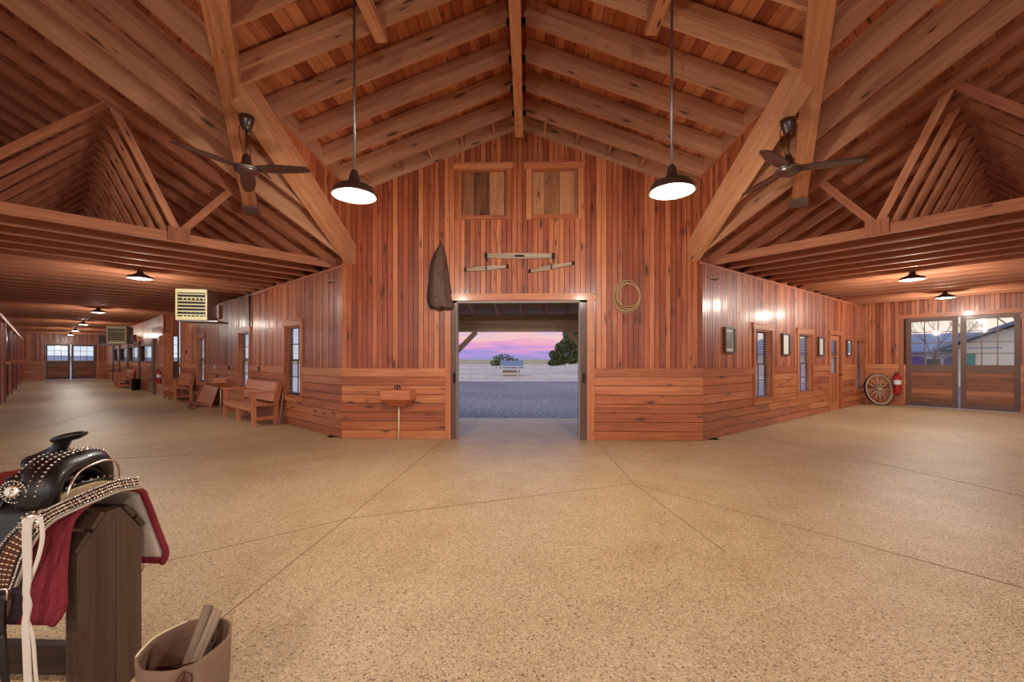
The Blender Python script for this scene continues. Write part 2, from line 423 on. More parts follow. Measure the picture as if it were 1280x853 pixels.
# ------------------------------------------------------------------ ground and floor
def flat(name, pts, mat, z, **kw):
    m = MB(); m.poly([(x, y, z) for x, y in pts], [(x, y) for x, y in pts]); return m.build(name, mat, merge=False, **kw)
v2 = lambda p: (p[0], p[1])
fp = [(3.6,10.3), (3.6,GY+.1), v2(wp('R',7.3,-.15,0)), v2(wp('R',17.92,-.15,0)), v2(wp('R',17.92,9.2,0)), v2(wp('R',0,9.2,0)), (3.5,-9), (-3.5,-9),
      v2(wp('L',0,9.2,0)), v2(wp('L',43.2,9.2,0)), v2(wp('L',43.2,-.3,0)), v2(wp('L',7.3,-.15,0)), (-3.6,GY+.1), (-3.6,10.3)]
m = MB()
top = [(x, y, 0) for x, y in fp]; m.poly(top, fp)
for i in range(len(fp)):
    a, b = fp[i], fp[(i+1) % len(fp)]; m.poly([(*a,0), (*b,0), (*b,-.03), (*a,-.03)])
floor = m.build('floor', M['floor'], merge=False, label='tan exposed aggregate concrete floor running through hall and aisles', cat='floor', kind='structure')
flat('gravel_yard', [(-60,-30), (60,-30), (60,27.6), (-60,27.6)], M['gravel'], -.03, label='grey gravel yard outside the open barn door', cat='ground', kind='structure')
flat('field_ground', [(-160,27.6), (160,27.6), (160,110), (-160,110)], M['field'], -.03, label='pale field beyond the white fence', cat='ground', kind='structure')
flat('plain_ground', [(-900,110), (900,110), (900,1500), (-900,1500)], M['plain'], -.03, label='tan far plain reaching to the horizon', cat='ground', kind='structure')
for a, b in [((-60,-30),(-160,27.6)), ((60,-30),(160,27.6))]:
    flat('side_ground', [a, (a[0],27.6), b, (b[0],-30)], M['plain'], -.03, label='dry pasture to the %s of the barn yard' % ('left' if a[0] < 0 else 'right'), cat='ground', kind='structure')
for side in 'RL':
    flat('added_pale_ground', [v2(wp(side,u_,s_,0)) for u_,s_ in ((8.6,-.2),(17.9 if side=='R' else 43,-.2),(17.9 if side=='R' else 43,-9),(17.8,-9))], M['white'], -.015, label='added pale ground to brighten the %s aisle windows' % ('right' if side=='R' else 'left'), cat='ground', kind='structure')  # pale ground added so the aisle windows look brighter
for a, b in [((1.35,7.5),(1.37,4.93)), ((1.37,4.93),(1.62,3.2)), ((-1.36,7.5),(-1.5,3.75)), ((-1.5,3.75),(-1.62,1.4)), ((-1.5,3.75),(1.37,4.93)),
             ((-1.5,3.75),(-3.4,2.1)), ((1.37,4.93),(3.6,2.4)), ((-7.6,5.4),(-3.0,6.75)), ((4.2,9.1),(5.9,2.6)), ((-12.5,12.6),(-9.5,7.5))]:
    m = MB(); m.beam((*a,.0005), (*b,.0005), .008, .003); m.build('expansion_joint', M['joint'], floor)

# ------------------------------------------------------------------ walls
def cut(z0, z1, ops):
    """intervals of [z0,z1] outside the openings"""
    out = [(z0, z1)]
    for a, b in ops:
        nx = []
        for p, q in out:
            if b <= p or a >= q: nx.append((p, q)); continue
            if a > p: nx.append((p, a))
            if b < q: nx.append((b, q))
        out = nx
    return [(p, q) for p, q in out if q-p > .012]

def wall(name, P, t0, t1, ztop, ops=(), label=None, bw=.094, zc=1.28, cap=.15, z0=0, clad='clad', wain='wain', th=.14, breaks=()):
    zt = ztop if callable(ztop) else (lambda t: ztop)
    m = MB()   # solid core behind the boards
    xs = sorted({t0, t1, *breaks, *[o[0] for o in ops], *[o[1] for o in ops]}); xs = [x for x in xs if t0 <= x <= t1]
    for a, b in zip(xs, xs[1:]):
        mid = (a+b)/2; op = [(o[2], o[3]) for o in ops if o[0] <= mid <= o[1]]; hi = min(zt(a), zt(b))
        for p, q in cut(z0, hi, op): m.box(P, a, b, -th, -.012, p, (zt(a+1e-4), zt(b-1e-4)) if q == hi else q)
    root = m.build(name, M['back'], label=label, cat='wall', kind='structure')
    m = MB(); t = t0; zb = zc if zc else z0
    while t < t1-.005:
        e = min(t1, t+bw); g = .0042
        mid = (t+e)/2; op = [(o[2], o[3]) for o in ops if o[0]-.001 < e-.01 and o[1]+.001 > t+.01]
        segs = cut(zb, min(zt(t), zt(e)), op); tone = random.random(); ou = (random.random()*40, random.random()*40)
        da, db = random.uniform(-.0017,.0017), random.uniform(-.0017,.0017)
        for p, q in segs:
            hi = q == min(zt(t), zt(e))
            za, zb2 = (zt(t), zt(e)) if hi else (q, q)
            c = [P(*x) for x in ((t+g,-.012,p),(e-g,-.012,p),(t+g,da,p),(e-g,db,p),(t+g,-.012,za),(e-g,-.012,zb2),(t+g,da,za),(e-g,db,zb2))]
            m.hexa(c, (max(za,zb2)-p, .012, e-t), tone, ou)
            # rounded bead on one board edge
            m.box(P, e-g-.007, e-g, da, da+.0018, p, za if za == zb2 else (za, zb2), 'z', tone, ou)
        t = e
    m.build('board_cladding', M[clad], root)
    if zc:
        m = MB(); hh = (zc-cap-z0)/7
        for r in range(7):
            za, zb_ = z0+r*hh, z0+(r+1)*hh
            iv = cut(t0, t1, [(o[0], o[1]) for o in ops if o[2] < zb_-.03 and o[3] > za+.03])
            for p, q in iv:
                x = p
                while x < q-.01:
                    nx = q if q-x < 4.2 else x+random.uniform(2.2, 3.8)
                    m.box(P, x+.001, nx-.001, -.012, .004+random.uniform(0,.002), za+.005, zb_-.004, 't'); x = nx
        m.build('wainscot_planks', M[wain], root)
        for p, q in cut(t0, t1, [(o[0], o[1]) for o in ops if o[2] < zc and o[3] > zc-cap]):
            m = MB(); m.box(P, p, q, -.01, .028, zc-cap, zc, 't'); m.build('cap_rail', M['trim'], root)
    return root

W = dict(R=[(9.42,10.24,.62,2.06), (11.82,12.74,.62,2.06), (16.62,17.42,.5,2.02)], L=[(9.12,9.96,.68,2.16), (12.42,13.28,.68,2.16), (16.95,17.95,.68,2.16)])
DR = (14.16,15.06,0,2.12)
gz = lambda t: 5.58-.377*abs(t)
gd = (-1.24,1.20,0,2.50)
hatch = [(-1.06,-.23,4.03,4.86), (.21,1.05,4.03,4.85)]
wall('wall_center', PG, -HW, HW, gz, [gd]+hatch, 'tall reddish board wall with gable top around the open centre door', breaks=(0,))
wall('wall_right', PW('R'), 7.305, 17.75, WH, W['R']+[DR], 'right aisle board wall with windows, small door and pictures')
wall('wall_left', PW('L'), 7.305, 20.7, WH, W['L'], 'left aisle board wall with three windows behind the benches')
farw = [(22.95,26.3,1.36,2.05), (26.95,30.3,1.36,2.05), (30.95,33.9,1.36,2.05), (34.6,37.2,1.36,2.05)]
wall('wall_left_far', PW('L',.5), 20.84, 43, WH, farw, 'far left aisle wall with a row of wide low windows', bw=.12)
wall('wall_left_return', lambda t,d,z: wp('L',20.84-d,t,z), 0, .5, WH, [(.02,.2,0,2.4)], 'short wall return facing down the left aisle')
eR = [(.975,3.255,0,2.69)]; eL = [(.995,3.475,0,2.485)]
ge = lambda s: WH+.3+RK*min(s,9-s)
wall('wall_right_end', PE('R',17.75), -.12, 9.12, ge, eR, breaks=(4.5,), label= 'end wall of right aisle around the pair of barn doors')
wall('wall_left_end', PE('L',43), .36, 9.12, ge, eL, breaks=(4.5,), label= 'far end wall of left aisle around pair of barn doors')

# window units
def window(n, P, t0, t1, z0, z1, label, blinds=True, cols=2, rows=4, mat='trim', recess=.1, sash='doorf'):
    root = empty('window_%d' % n, P((t0+t1)/2, 0, z0), 0, label, 'window', kind='structure')
    for a, b in ((t0-.09, t0), (t1, t1+.09)):
        m = MB(); m.box(P, a, b, -.01, .03, z0-.13, z1+.01, 'z'); m.build('side_casing', M[mat], root)
    m = MB(); m.box(P, t0-.12, t1+.12, -.01, .036, z1+.01, z1+.12, 't'); m.box(P, t0-.135, t1+.135, 0, .05, z1+.12, z1+.145, 't'); m.build('head_casing', M[mat], root)
    m = MB(); m.box(P, t0-.1, t1+.1, -.1, .05, z0-.035, z0, 't'); m.build('window_sill', M[mat], root)
    m = MB(); m.box(P, t0-.005, t1+.005, -.01, .024, z0-.13, z0-.036, 't'); m.build('apron', M[mat], root)
    m = MB()
    m.box(P, t0, t0+.02, -.14, .0, z0, z1, 'z'); m.box(P, t1-.02, t1, -.14, .0, z0, z1, 'z'); m.box(P, t0, t1, -.14, 0, z1-.02, z1, 't'); m.build('jamb', M[mat], root)
    zm = (z0+z1)/2; f = .04
    for k, (a, b, d) in enumerate(((z0, zm+.02, -recess), (zm-.02, z1, -recess-.02))):
        m = MB()
        m.box(P, t0+.02, t0+.02+f, d-.015, d+.015, a, b, 'z'); m.box(P, t1-.02-f, t1-.02, d-.015, d+.015, a, b, 'z')
        m.box(P, t0+.02+f, t1-.02-f, d-.015, d+.015, a, a+f, 't'); m.box(P, t0+.02+f, t1-.02-f, d-.015, d+.015, b-f, b, 't')
        for i in range(1, cols):
            x = t0+(t1-t0)*i/cols; m.box(P, x-.009, x+.009, d-.01, d+.01, a+f, b-f, 'z')
        for i in range(1, rows//2):
            z = a+(b-a)*i/(rows//2); m.box(P, t0+.02+f, t1-.02-f, d-.0095, d+.0095, z-.009, z+.009, 't')
        s_ = m.build('sash', M[sash], root)
        m = MB(); m.box(P, t0+.02+f, t1-.02-f, d-.003, d+.003, a+f, b-f); m.build('pane', M['glass'], s_)
    if blinds:
        m = MB(); z = z0+.03
        while z < z1-.03:
            c = [P(t, d, z+h) for t in (t0+.03, t1-.03) for d, h in ((-.075,.0),(-.045,.014))]
            for i in (0,1):
                o = .0018*i; 
            m.hexa([P(t, d, z+h+o) for t in (t0+.03, t1-.03) for d, h in ((-.078,-.001),(-.040,.001)) for o in (0,.002)], (1,.03,.002))
            z += .052
        m.build('blind', M['blind'], root)
    return root
wn = 1
for side, nm in (('R','right'),('L','left')):
    for k, (a, b, c, d) in enumerate(W[side]):
        lab = {'R': ['tall blinded window nearest the hall on the right wall', 'tall blinded window between two framed pictures on right wall', 'narrow blinded window beside the wagon wheel in the corner'],
               'L': ['tall blinded window just right of the wooden bench, nearest the hall', 'tall blinded window behind the nearest wooden bench', 'tall blinded window behind the second bench']}[side][k]
        window(wn, PW(side), a, b, c, d, lab); wn += 1
for k, (a, b, c, d) in enumerate(farw):
    root = empty('window_%d' % wn, wp('L',(a+b)/2,.5,c), 0, '%s wide low window of the far left aisle wall' % ORD[k], 'window', kind='structure'); wn += 1
    P = PW('L',.5)
    for x in (a-.42, b-.02) if k == 0 else (b-.02,):
        m = MB(); m.box(P, x, x+.42, -.01, .07, 0, 2.3, 'z'); m.build('window_post', M['doorf'], root)
    m = MB(); m.box(P, a, b, -.01, .03, d, d+.08, 't'); m.box(P, a, b, -.01, .05, c-.06, c, 't'); m.build('window_frame', M['doorf'], root)
    m = MB(); m.box(P, a, b, -.09, -.083, c, d); m.build('pane', M['glass'], root)
# sidelight in the wall return, and brown sliding door edge
P = lambda t,d,z: wp('L',20.84-d,t,z)
root = empty('window_%d' % wn, P(.1,0,1.3), 0, 'narrow tall sidelight pane in the short wall return of left aisle', 'window', kind='structure'); wn += 1
m = MB(); m.box(P,.02,.05,-.1,.02,0,2.4,'z'); m.box(P,.18,.2,-.1,.02,0,2.4,'z'); m.box(P,.02,.2,-.1,.03,2.34,2.4,'t'); m.box(P,.05,.18,-.08,-.02,0,1.3,'z'); m.box(P,.05,.18,-.06,-.03,1.3,1.36,'t')
for z in (1.66,2.0): m.box(P,.05,.18,-.055,-.035,z,z+.015,'t')
m.build('window_frame', M['doorf'], root)
m = MB(); m.box(P,.05,.18,-.05,-.045,1.36,2.34); m.build('pane', M['glass'], root)
m = MB(); m.box(P,.21,.5,.0,.045,.01,2.47,'z'); m.box(P,.21,.24,.045,.055,.01,2.47,'z'); m.box(P,.47,.5,.045,.055,.01,2.47,'z')
m.build('door_1', M['trim'], None, 'brown wooden door edge on the wall return in left aisle', 'door', kind='structure')

# right aisle panel door
P = PW('R'); a, b = DR[0], DR[1]
root = empty('door_2', P((a+b)/2,0,0), 0, 'narrow half-glazed wooden door in the right aisle wall', 'door', kind='structure')
for x in (a-.09, b): 
    m = MB(); m.box(P, x, x+.09, -.01, .035, 0, 2.13, 'z'); m.build('door_casing', M['trim'], root)
m = MB(); m.box(P, a-.12, b+.12, -.01, .04, 2.13, 2.24, 't'); m.build('head_casing', M['trim'], root)
m = MB(); d0, d1 = -.06, -.02
for x0, x1, q0, q1, g in ((a,a+.12,0,2.12,'z'),(b-.12,b,0,2.12,'z'),(a+.12,b-.12,1.98,2.12,'t'),(a+.12,b-.12,.92,1.05,'t'),(a+.12,b-.12,0,.22,'t'),((a+b)/2-.04,(a+b)/2+.04,.22,.92,'z')): m.box(P,x0,x1,d0,d1,q0,q1,g)
m.box(P,a+.12,b-.12,-.05,-.03,1.5,1.53,'t'); m.box(P,a+.1,b-.1,-.055,-.04,.2,.94,'z')
lf = m.build('door_leaf', M['trim'], root)
m = MB(); m.box(P,a+.12,b-.12,-.043,-.038,1.05,1.98); m.build('pane', M['glass'], lf)
m = MB(); m.tube([P(b-.06,-.02,1.0), P(b-.06,.03,1.0)], .012); m.ball(P(b-.06,.045,1.0), .028); m.build('door_knob', M['dark'], lf)

# pairs of barn doors
def barn_doors(n, side, U, leaves, ztop, glz, label, cols, rows):
    P = PE(side, U); t0, t1 = leaves[0][0], leaves[-1][1]
    root = empty('door_%d' % n, P((t0+t1)/2,0,0), 0, label, 'door', kind='structure')
    m = MB(); m.box(P, t0-.16, t0-.05, -.01, .04, 0, ztop+.05, 'z'); m.box(P, t1+.05, t1+.16, -.01, .04, 0, ztop+.05, 'z'); m.box(P, t0-.2, t1+.2, -.01, .05, ztop+.02, ztop+.14, 't'); m.build('door_casing', M['trim'], root)
    for a, b in leaves:
        m = MB(); f = .115; d0, d1 = -.07, -.02; z0 = .02
        g0, g1 = glz; pz = 1.06
        m.box(P,a,a+f,d0,d1,z0,ztop,'z'); m.box(P,b-f,b,d0,d1,z0,ztop,'z'); m.box(P,a+f,b-f,d0,d1,g1,ztop,'t'); m.box(P,a+f,b-f,d0,d1,pz,g0,'t'); m.box(P,a+f,b-f,d0,d1,z0,z0+.14,'t')
        lf = m.build('door_leaf', M['doorf'], root)
        m = MB(); m.box(P,a+f,b-f,-.062,-.04,z0+.14,pz,'t',ou=(a,0)); m.build('plank_panel', M['doorp'], lf)
        m = MB()
        for i in range(1, cols): x = a+f+(b-a-2*f)*i/cols; m.box(P,x-.01,x+.01,-.058,-.03,g0,g1,'z')
        for i in range(1, rows): z = g0+(g1-g0)*i/rows; m.box(P,a+f,b-f,-.0575,-.0305,z-.01,z+.01,'t')
        m.build('muntins', M['doorf'], lf)
        m = MB(); m.box(P,a+f,b-f,-.047,-.042,g0,g1); m.build('pane', M['glass'], lf)
    m = MB(); m.box(P,leaves[0][0]-.05,leaves[0][0]+.0,-.09,-.07,.0,ztop,'z')
    return root
barn_doors(3, 'R', 17.75, [(.98,2.09),(2.14,3.25)], 2.68, (1.28,2.58), 'pair of brown barn doors with twelve-pane glazing in right end wall', 3, 4)
barn_doors(4, 'L', 43, [(1.0,2.22),(2.28,3.47)], 2.48, (1.33,2.36), 'distant pair of barn doors closing the left aisle', 3, 3)

# centre doorway
root = empty('door_5', (0,GY,0), 0, 'wide open centre doorway with grey-brown sliding door edges', 'door', kind='structure')
for s in (-1,1):
    m = MB(); x0, x1 = (-1.335,-1.24) if s < 0 else (1.20,1.33)
    m.box(PG, x0, x1, -.01, .035, 0, 2.50, 'z'); m.build('door_casing', M['trim'], root)
    m = MB(); x0, x1 = (-1.24,-1.135) if s < 0 else (1.075,1.20)
    m.box(PG, x0, x1, -.14, .0, 0, 2.50, 'z'); m.build('door_jamb', M['doorf'], root)
    m = MB(); x0 = -1.135 if s < 0 else 1.063; m.box(PG, x0, x0+.012, -.16, .004, 0, 2.48, 'z'); m.build('door_edge_strip', M['track'], root)
    m = MB(); x0 = -1.205 if s < 0 else 1.12; m.box(PG, x0, x0+.05, 0, .015, 1.02, 1.2, 'z'); m.build('door_latch', M['dark'], root)
m = MB(); m.box(PG, -1.36, 1.36, -.01, .05, 2.50, 2.62, 't'); m.build('head_casing', M['trim'], root)
m = MB(); m.box(PG, -1.24, 1.2, -.14, .0, 2.462, 2.498, 't'); m.build('door_track', M['track'], root)

# loft hatches
for k, (a, b, c, d) in enumerate(hatch):
    lab = ['square loft hatch with dark stained old boards, left of pair', 'square loft hatch with pale old boards, right of pair'][k]
    r = empty('loft_hatch', PG((a+b)/2, 0, c), 0, lab, 'hatch')
    m = MB(); m.box(PG,a,b,-.1,-.07,c,d,'z',ou=(k*3+.05,(.0,.54)[k])); m.build('hatch_panel', M['hatch'], r)
    m = MB(); m.box(PG,a-.13,b+.11,-.005,.05,d+.0,d+.085,'t'); m.box(PG,a-.16,b+.14,-.005,.065,d+.085,d+.11,'t'); m.build('head_casing', M['trim'], r)
    for x in (a-.09, b): m = MB(); m.box(PG,x,x+.09,-.005,.03,c-.08,d,'z'); m.build('side_casing', M['trim'], r)
    m = MB(); m.box(PG,a,b,-.08,.035,c-.07,c,'t'); m.build('hatch_sill', M['trim'], r)
    m = MB()
    for x in (a, b-.015): m.box(PG,x,x+.015,-.07,.0,c,d,'z')
    m.box(PG,a+.015,b-.015,-.07,0,d-.015,d,'t'); m.build('hatch_jamb', M['trim'], r)

# ------------------------------------------------------------------ roofs
def wz(s): return WH+.04+RK*s           # lower edge of wing rafters
NZ = lambda x: 5.56-.377*abs(x)         # lower edge of centre rafters
DEP = .285
def vx(y): return .47+.575*y            # valley line in plan, half space x>0
# decks
def deck(name, pts3, ud, vd, label):
    m = MB(); m.poly(pts3, [(Vector(p).dot(Vector(ud)), Vector(p).dot(Vector(vd))) for p in pts3]); return m.build(name, M['deck'], label=label, cat='ceiling', kind='structure', merge=False)
dk = .33
yv = (3.05-.47)/.575
for s in (-1,1):
    L = [(0,7.72,NZ(0)+dk), (s*3.16,7.72,NZ(3.16)+dk), (s*3.16,4.6,NZ(3.16)+dk), (s*(vx(-.8)+.02),-.8,NZ(0)+dk), (0,-.82,NZ(0)+dk)]
    deck('ceiling', L, (0,1,0), (s*.936,0,-.353), 'reddish board roof underside on the %s slope over the centre' % ('left' if s<0 else 'right'))
    side = 'R' if s > 0 else 'L'; u, n = wing(side)
    top = {'R': 18.1, 'L': 43.4}[side]
    c0 = wp(side, 7.3, -.15, wz(-.15)+dk); 
    zz = lambda x, y: wz(SW-(abs(x)*-cos(ANG)+y*sin(ANG)))+dk
    pl = [wp(side, top, -.15, wz(-.15)+dk), wp(side, top, 4.5, wz(4.5)+dk), wp(side, -.6, 4.5, wz(4.5)+dk)]
    for x, y in ((vx(-.8)-.02,-.8), (vx(4.6)-.02,4.6), (3.1,7.6)): pl.append((s*x, y, zz(x,y)))
    deck('ceiling', pl, (u[0],u[1],0), (-n[0]*.88,-n[1]*.88,.475), 'near roof slope underside above the %s aisle' % ('left' if s<0 else 'right'))
    far = [wp(side, top, 4.5, wz(4.5)+dk), wp(side, top, 9.3, wz(-.3)+dk), wp(side, -2.5, 9.3, wz(-.3)+dk), wp(side, -2.5, 4.5, wz(4.5)+dk)]
    deck('ceiling', far, (u[0],u[1],0), (-n[0]*.88,-n[1]*.88,-.475), 'far roof slope underside above the %s aisle' % ('left' if s<0 else 'right'))
deck('ceiling', [(-5,-1,5.9),(5,-1,5.9),(5,-9,4.6),(-5,-9,4.6)], (0,1,0), (1,0,0), 'roof underside over the hall behind the viewer')

# ridge beam
m = MB(); m.beam((0,7.1,5.2), (0,-1,5.2), .125, .68, base='b'); m.build('ridge_beam', M['beam'], label='deep ridge beam running down the middle of the centre ceiling', cat='beam')
# centre rafters
k = 0; y = 6.99
while y > -.5:
    for s in (-1,1):
        xe = 3.05 if y > yv else vx(y)-.02
        if xe > .3:
            far = 'left' if s < 0 else 'right'
            r = empty('roof_rafter', (s*.07,y,NZ(0)), 0, 'sloping rafter on %s side of the ridge beam, %s from the gable wall' % (far, ORD[k]), 'rafter')
            m = MB(); m.beam((s*.0625,y,NZ(.0625)), (s*xe,y,NZ(xe)), .04, DEP, base='b', tone=random.uniform(.2,.9)); m.build('rafter_board', M['rafter'], r)
            m = MB(); m.box(lambda t,d,z:(t,d,z), s*.062, s*.115, y-.024, y+.024, NZ(.1)-.02, NZ(.1)+.06); m.build('joist_hanger', M['dark'], r)
    k += 1; y -= .63
# doubled sister board on one rafter pair
for s in (-1,1):
    m = MB(); m.beam((s*.0625,4.43,NZ(.0625)+.13), (s*2.98,4.43,NZ(2.98)+.13), .035, .15, base='b'); m.build('sister_rafter', M['rafter'], label='narrow sister board doubled onto a %s centre rafter' % ('left' if s<0 else 'right'), cat='rafter')
    # rake rafter at the wall and lookout blocks
    r = empty('rake_rafter', (0,GY+.05,NZ(0)), 0, 'grey rake board against the top of the gable wall, %s slope' % ('left' if s<0 else 'right'), 'rafter')
    m = MB(); m.beam((-s*.14,GY+.03+.002*s,NZ(0)+.02+.05), (s*3.2,GY+.03,NZ(3.2)+.02), .04, .3, base='b'); m.build('rake_board', M['rafter'], r)
    for i in range(5):
        x = s*(.45+i*.56); m = MB(); m.beam((x,7.0,NZ(x)+.1), (x,GY+.02,NZ(x)+.1), .04, .16, base='b'); m.build('lookout_block', M['rafter'], r)
    # sloping girder under the side walls of the centre roof
    nm = 'left' if s < 0 else 'right'
    za = lambda y: 3.18+.385*(7.54-y)
    m = MB(); m.beam((s*3.07,GY,za(GY)), (s*3.07,4.35,za(4.35)), .2, .31, base='b'); m.build('hip_beam', M['beam'], label='thick sloping timber from the gable wall corner up past %s ceiling fan' % nm, cat='beam')
    # board frieze between girder and rafters
    m = MB(); y = GY
    while y > 4.46:
        y2 = y-.094; z0a, z0b = za(y)+.28, za(y2)+.28; zt = NZ(3.0)+.02
        if z0b < zt-.01:
            X0, X1 = s*3.0, s*3.03
            c = [(x, yy, zz) for zz, (ya, yb) in ((0,(0,0)),(1,(0,0))) for x in (X0,X1) for yy in (y-.001, y2+.001)]
            c = [(X0,y-.001,z0a),(X0,y2+.001,z0b),(X1,y-.001,z0a),(X1,y2+.001,z0b),(X0,y-.001,zt),(X0,y2+.001,zt),(X1,y-.001,zt),(X1,y2+.001,zt)]
            m.hexa(c, (zt-z0a, .015, .094))
        y = y2
    fz = m.build('wall_%s_frieze' % nm, M['clad'], label='triangular board frieze above the %s sloping timber' % nm, cat='wall', kind='structure')
    m = MB(); m.box(lambda t,d,z:(t,d,z), s*2.985, s*3.0, 4.46, GY, NZ(3)-.0, NZ(3)+.03, 'd'); m.build('trim', M['trim'], fz)
    m = MB()
    yy = 6.99-.0
    for i in range(4):
        ya, yb = (GY if i == 0 else 6.99-.63*(i-1)), 6.99-.63*i
        m.box(lambda t,d,z:(t,d,z), s*3.02, s*3.06, yb+.02, ya-.02, NZ(3)-.0, NZ(3)+.3, 'd')
    m.build('blocking', M['rafter'], fz)
    # valley beam with steel seat
    r = empty('valley_beam', (s*4.4,6.75,3.87), 0, 'long heavy timber sloping from the roof centre to a steel plate beside %s fan' % nm, 'beam')
    m = MB(); m.beam((s*4.40,6.75,3.89), (s*.05,-.9,5.42), .2, .30, base='b'); m.build('timber', M['beam'], r)
    dx, dy = .494*s, .869
    m = MB(); m.beam((s*4.40-dx*.2,6.75-dy*.2,3.885), (s*4.40+dx*.03,6.75+dy*.03,3.845), .24, .02, base='b')
    m.build('steel_seat', M['steel'], r)
    m = MB(); m.beam((s*1.46,4.56,NZ(1.46)-.085), (s*1.46,1.2,NZ(1.46)-.085), .13, .085, base='b'); m.build('ceiling_nailer', M['beam'], label='short flat timber under the centre rafters above the %s pendant lamp' % nm, cat='beam')

# rafters of the wing roofs inside the hub
for side in 'RL':
    u, n = wing(side); nm = 'right' if side == 'R' else 'left'
    for k in range(12):
        U = 7.73-.645*(k+1)
        # meet the line x=3.17 or the valley
        kk = (U*sin(ANG)-3.17)/cos(ANG); s_ = SW-kk
        yy = U*cos(ANG)+kk*sin(ANG)
        if yy < 4.5:
            # x = .47+.575y + .1
            # U sin - k cos = .57+.575(U cos + k sin)
            kk = (U*sin(ANG)-.62-.575*U*cos(ANG))/(cos(ANG)+.575*sin(ANG)); s_ = SW-kk
        if s_ > 4.3: break
        m = MB(); m.beam(wp(side,U,s_,wz(s_)-.02), wp(side,U,4.5,wz(4.5)-.02), .04, DEP+.02, base='b', tone=random.uniform(.1,.8))
        m.build('roof_rafter', M['rafter'], label='long sloping %s wing rafter, %s in from the first roof truss' % (nm, ORD[k]), cat='rafter')
    m = MB(); m.beam(wp(side,-.4,4.5,wz(4.5)-.02), wp(side,{'R':17.7,'L':42.9}[side],4.5,wz(4.5)-.02), .05, .34, base='b')
    m.build('ridge_board', M['truss'], label='ridge board along the peak of the %s aisle roof' % nm, cat='beam')
    m = MB(); m.box(PW(side), 7.25, {'R':17.8,'L':43}[side], -.12, -.08, WH, WH+.36, 't'); m.build('wall_%s_eave' % nm, M['truss'], label='dark eave blocking between roof trusses above the %s aisle wall' % nm, cat='wall', kind='structure')
    # wall-top trim
    m = MB(); m.box(PW(side), 7.2, {'R':17.75,'L':20.8}[side], 0, .02, WH-.05, WH-.012, 't'); m.build('trim_1' if side == 'R' else 'trim_2', M['bench'], label='thin trim along the top of the %s aisle wall' % nm, cat='trim', kind='structure')

# trusses: built once, copied down both wings
T0 = wp('R', 7.73, 0, 0); rzR = -ANG; rzL = pi+ANG
proto = empty('roof_truss', T0, rzR)
PL = lambda t, d, z: tuple(MW[proto.name] @ Vector((t, d, z)))
m = MB(); m.box(PL, -.1, 9.1, -.02, .02, WH, WH+.145, 't', tone=.6); m.build('bottom_chord', M['truss'], proto)
for a, b in ((-.12,4.5),(9.12,4.5)):
    m = MB(); m.beam(PL(a,0,wz(min(a,9-a))), PL(b,0,wz(4.5)), .04, .2, base='b', tone=.4); m.build('top_chord', M['truss'], proto)
def web(a, za, b, zb, w=.095): 
    m = MB(); m.beam(PL(a,.0,za), PL(b,.0,zb), .036, w); m.build('web_brace', M['truss'], proto)
zt = lambda s: wz(min(s,9-s))+.08
for a, za, b, zb in ((2.3,WH+.13,1.62,zt(1.62)), (2.3,WH+.13,3.03,zt(3.03)), (4.5,WH+.13,3.03,zt(3.03)), (4.5,WH+.13,5.97,zt(3.03)), (6.7,WH+.13,5.97,zt(3.03)), (6.7,WH+.13,7.38,zt(1.62))): web(a,za,b,zb)
KIDS[proto.name] = [c.name for c in bpy.data.objects if c.parent == proto]
for side, cnt in (('R',16),('L',57)):
    nm = 'right' if side == 'R' else 'left'
    for i in range(cnt):
        if side == 'R' and i == 0: o = proto
        else: o = copy_tree(proto)
        o.location = wp(side, 7.73+.61*i, 0, 0); o.rotation_euler = (0,0,rzR if side == 'R' else rzL)
        if i < 8: lab, gr = '%s open web roof truss of the %s aisle counting from the hall' % (ORD[i], nm), None
        else: lab, gr = 'open web roof truss far down the %s aisle in a dense row' % nm, 'far roof trusses of the %s aisle' % nm
        tag(o, lab, 'truss', gr)
        if i == 0 and side == 'R': pass
for side in 'RL':   # wood gusset blocks on the first truss
    P = PW(side)
    m = MB()
    for s_ in (2.3,): m.box(lambda t,d,z: wp(side, 7.73+t, d, z), -.05, .05, s_-.13, s_+.13, WH+.02, WH+.22, 'z')
    m.build('gusset_block', M['truss'], label='small wood block on the bottom chord of the first %s truss' % ('right' if side=='R' else 'left'), cat='block')

# ------------------------------------------------------------------ lamps
def point(name, loc, w, parent=None, r=.07, col=(1,.91,.80)):
    ld = bpy.data.lights.new(name, 'POINT'); ld.energy = w; ld.color = col; ld.shadow_soft_size = r
    o = bpy.data.objects.new(name, ld); COL.objects.link(o)
    if parent is not None: o.parent = parent; o.location = MW[parent.name].inverted() @ Vector(loc)
    else: o.location = loc
    return o
WATT = 1.0
def pendant(x, y, z, rod_top, label, r=.205, w=178, group=None, tilt=0):
    o = empty('pendant_lamp', (x,y,z), 0, label, 'lamp', group)
    m = MB(); m.lathe([(r,0),(r+.012,.0),(r+.01,.012),(r*.97,.05),(r*.86,.085),(r*.5,.115),(.06,.13),(.045,.2),(.03,.25),(0,.25)], (x,y,z)); m.build('lamp_shade', M['metal'], o)
    m = MB(); m.lathe([(0,.0),(r*.6,.004),(r*.93,.02),(r*.95,.03),(0,.03)], (x,y,z-.005)); m.build('lamp_lens', M['lamp'], o)
    m = MB(); m.tube([(x,y,z+.24),(x,y,rod_top)], .013, 8)
    m.build('lamp_rod', M['steel'], o)
    m = MB(); m.lathe([(.0,0),(.05,0),(.05,.03),(0,.03)], (x,y,rod_top-.03)); m.build('ceiling_canopy', M['metal'], o)
    point('bulb', (x,y,z-.1), w*WATT, o)
    return o
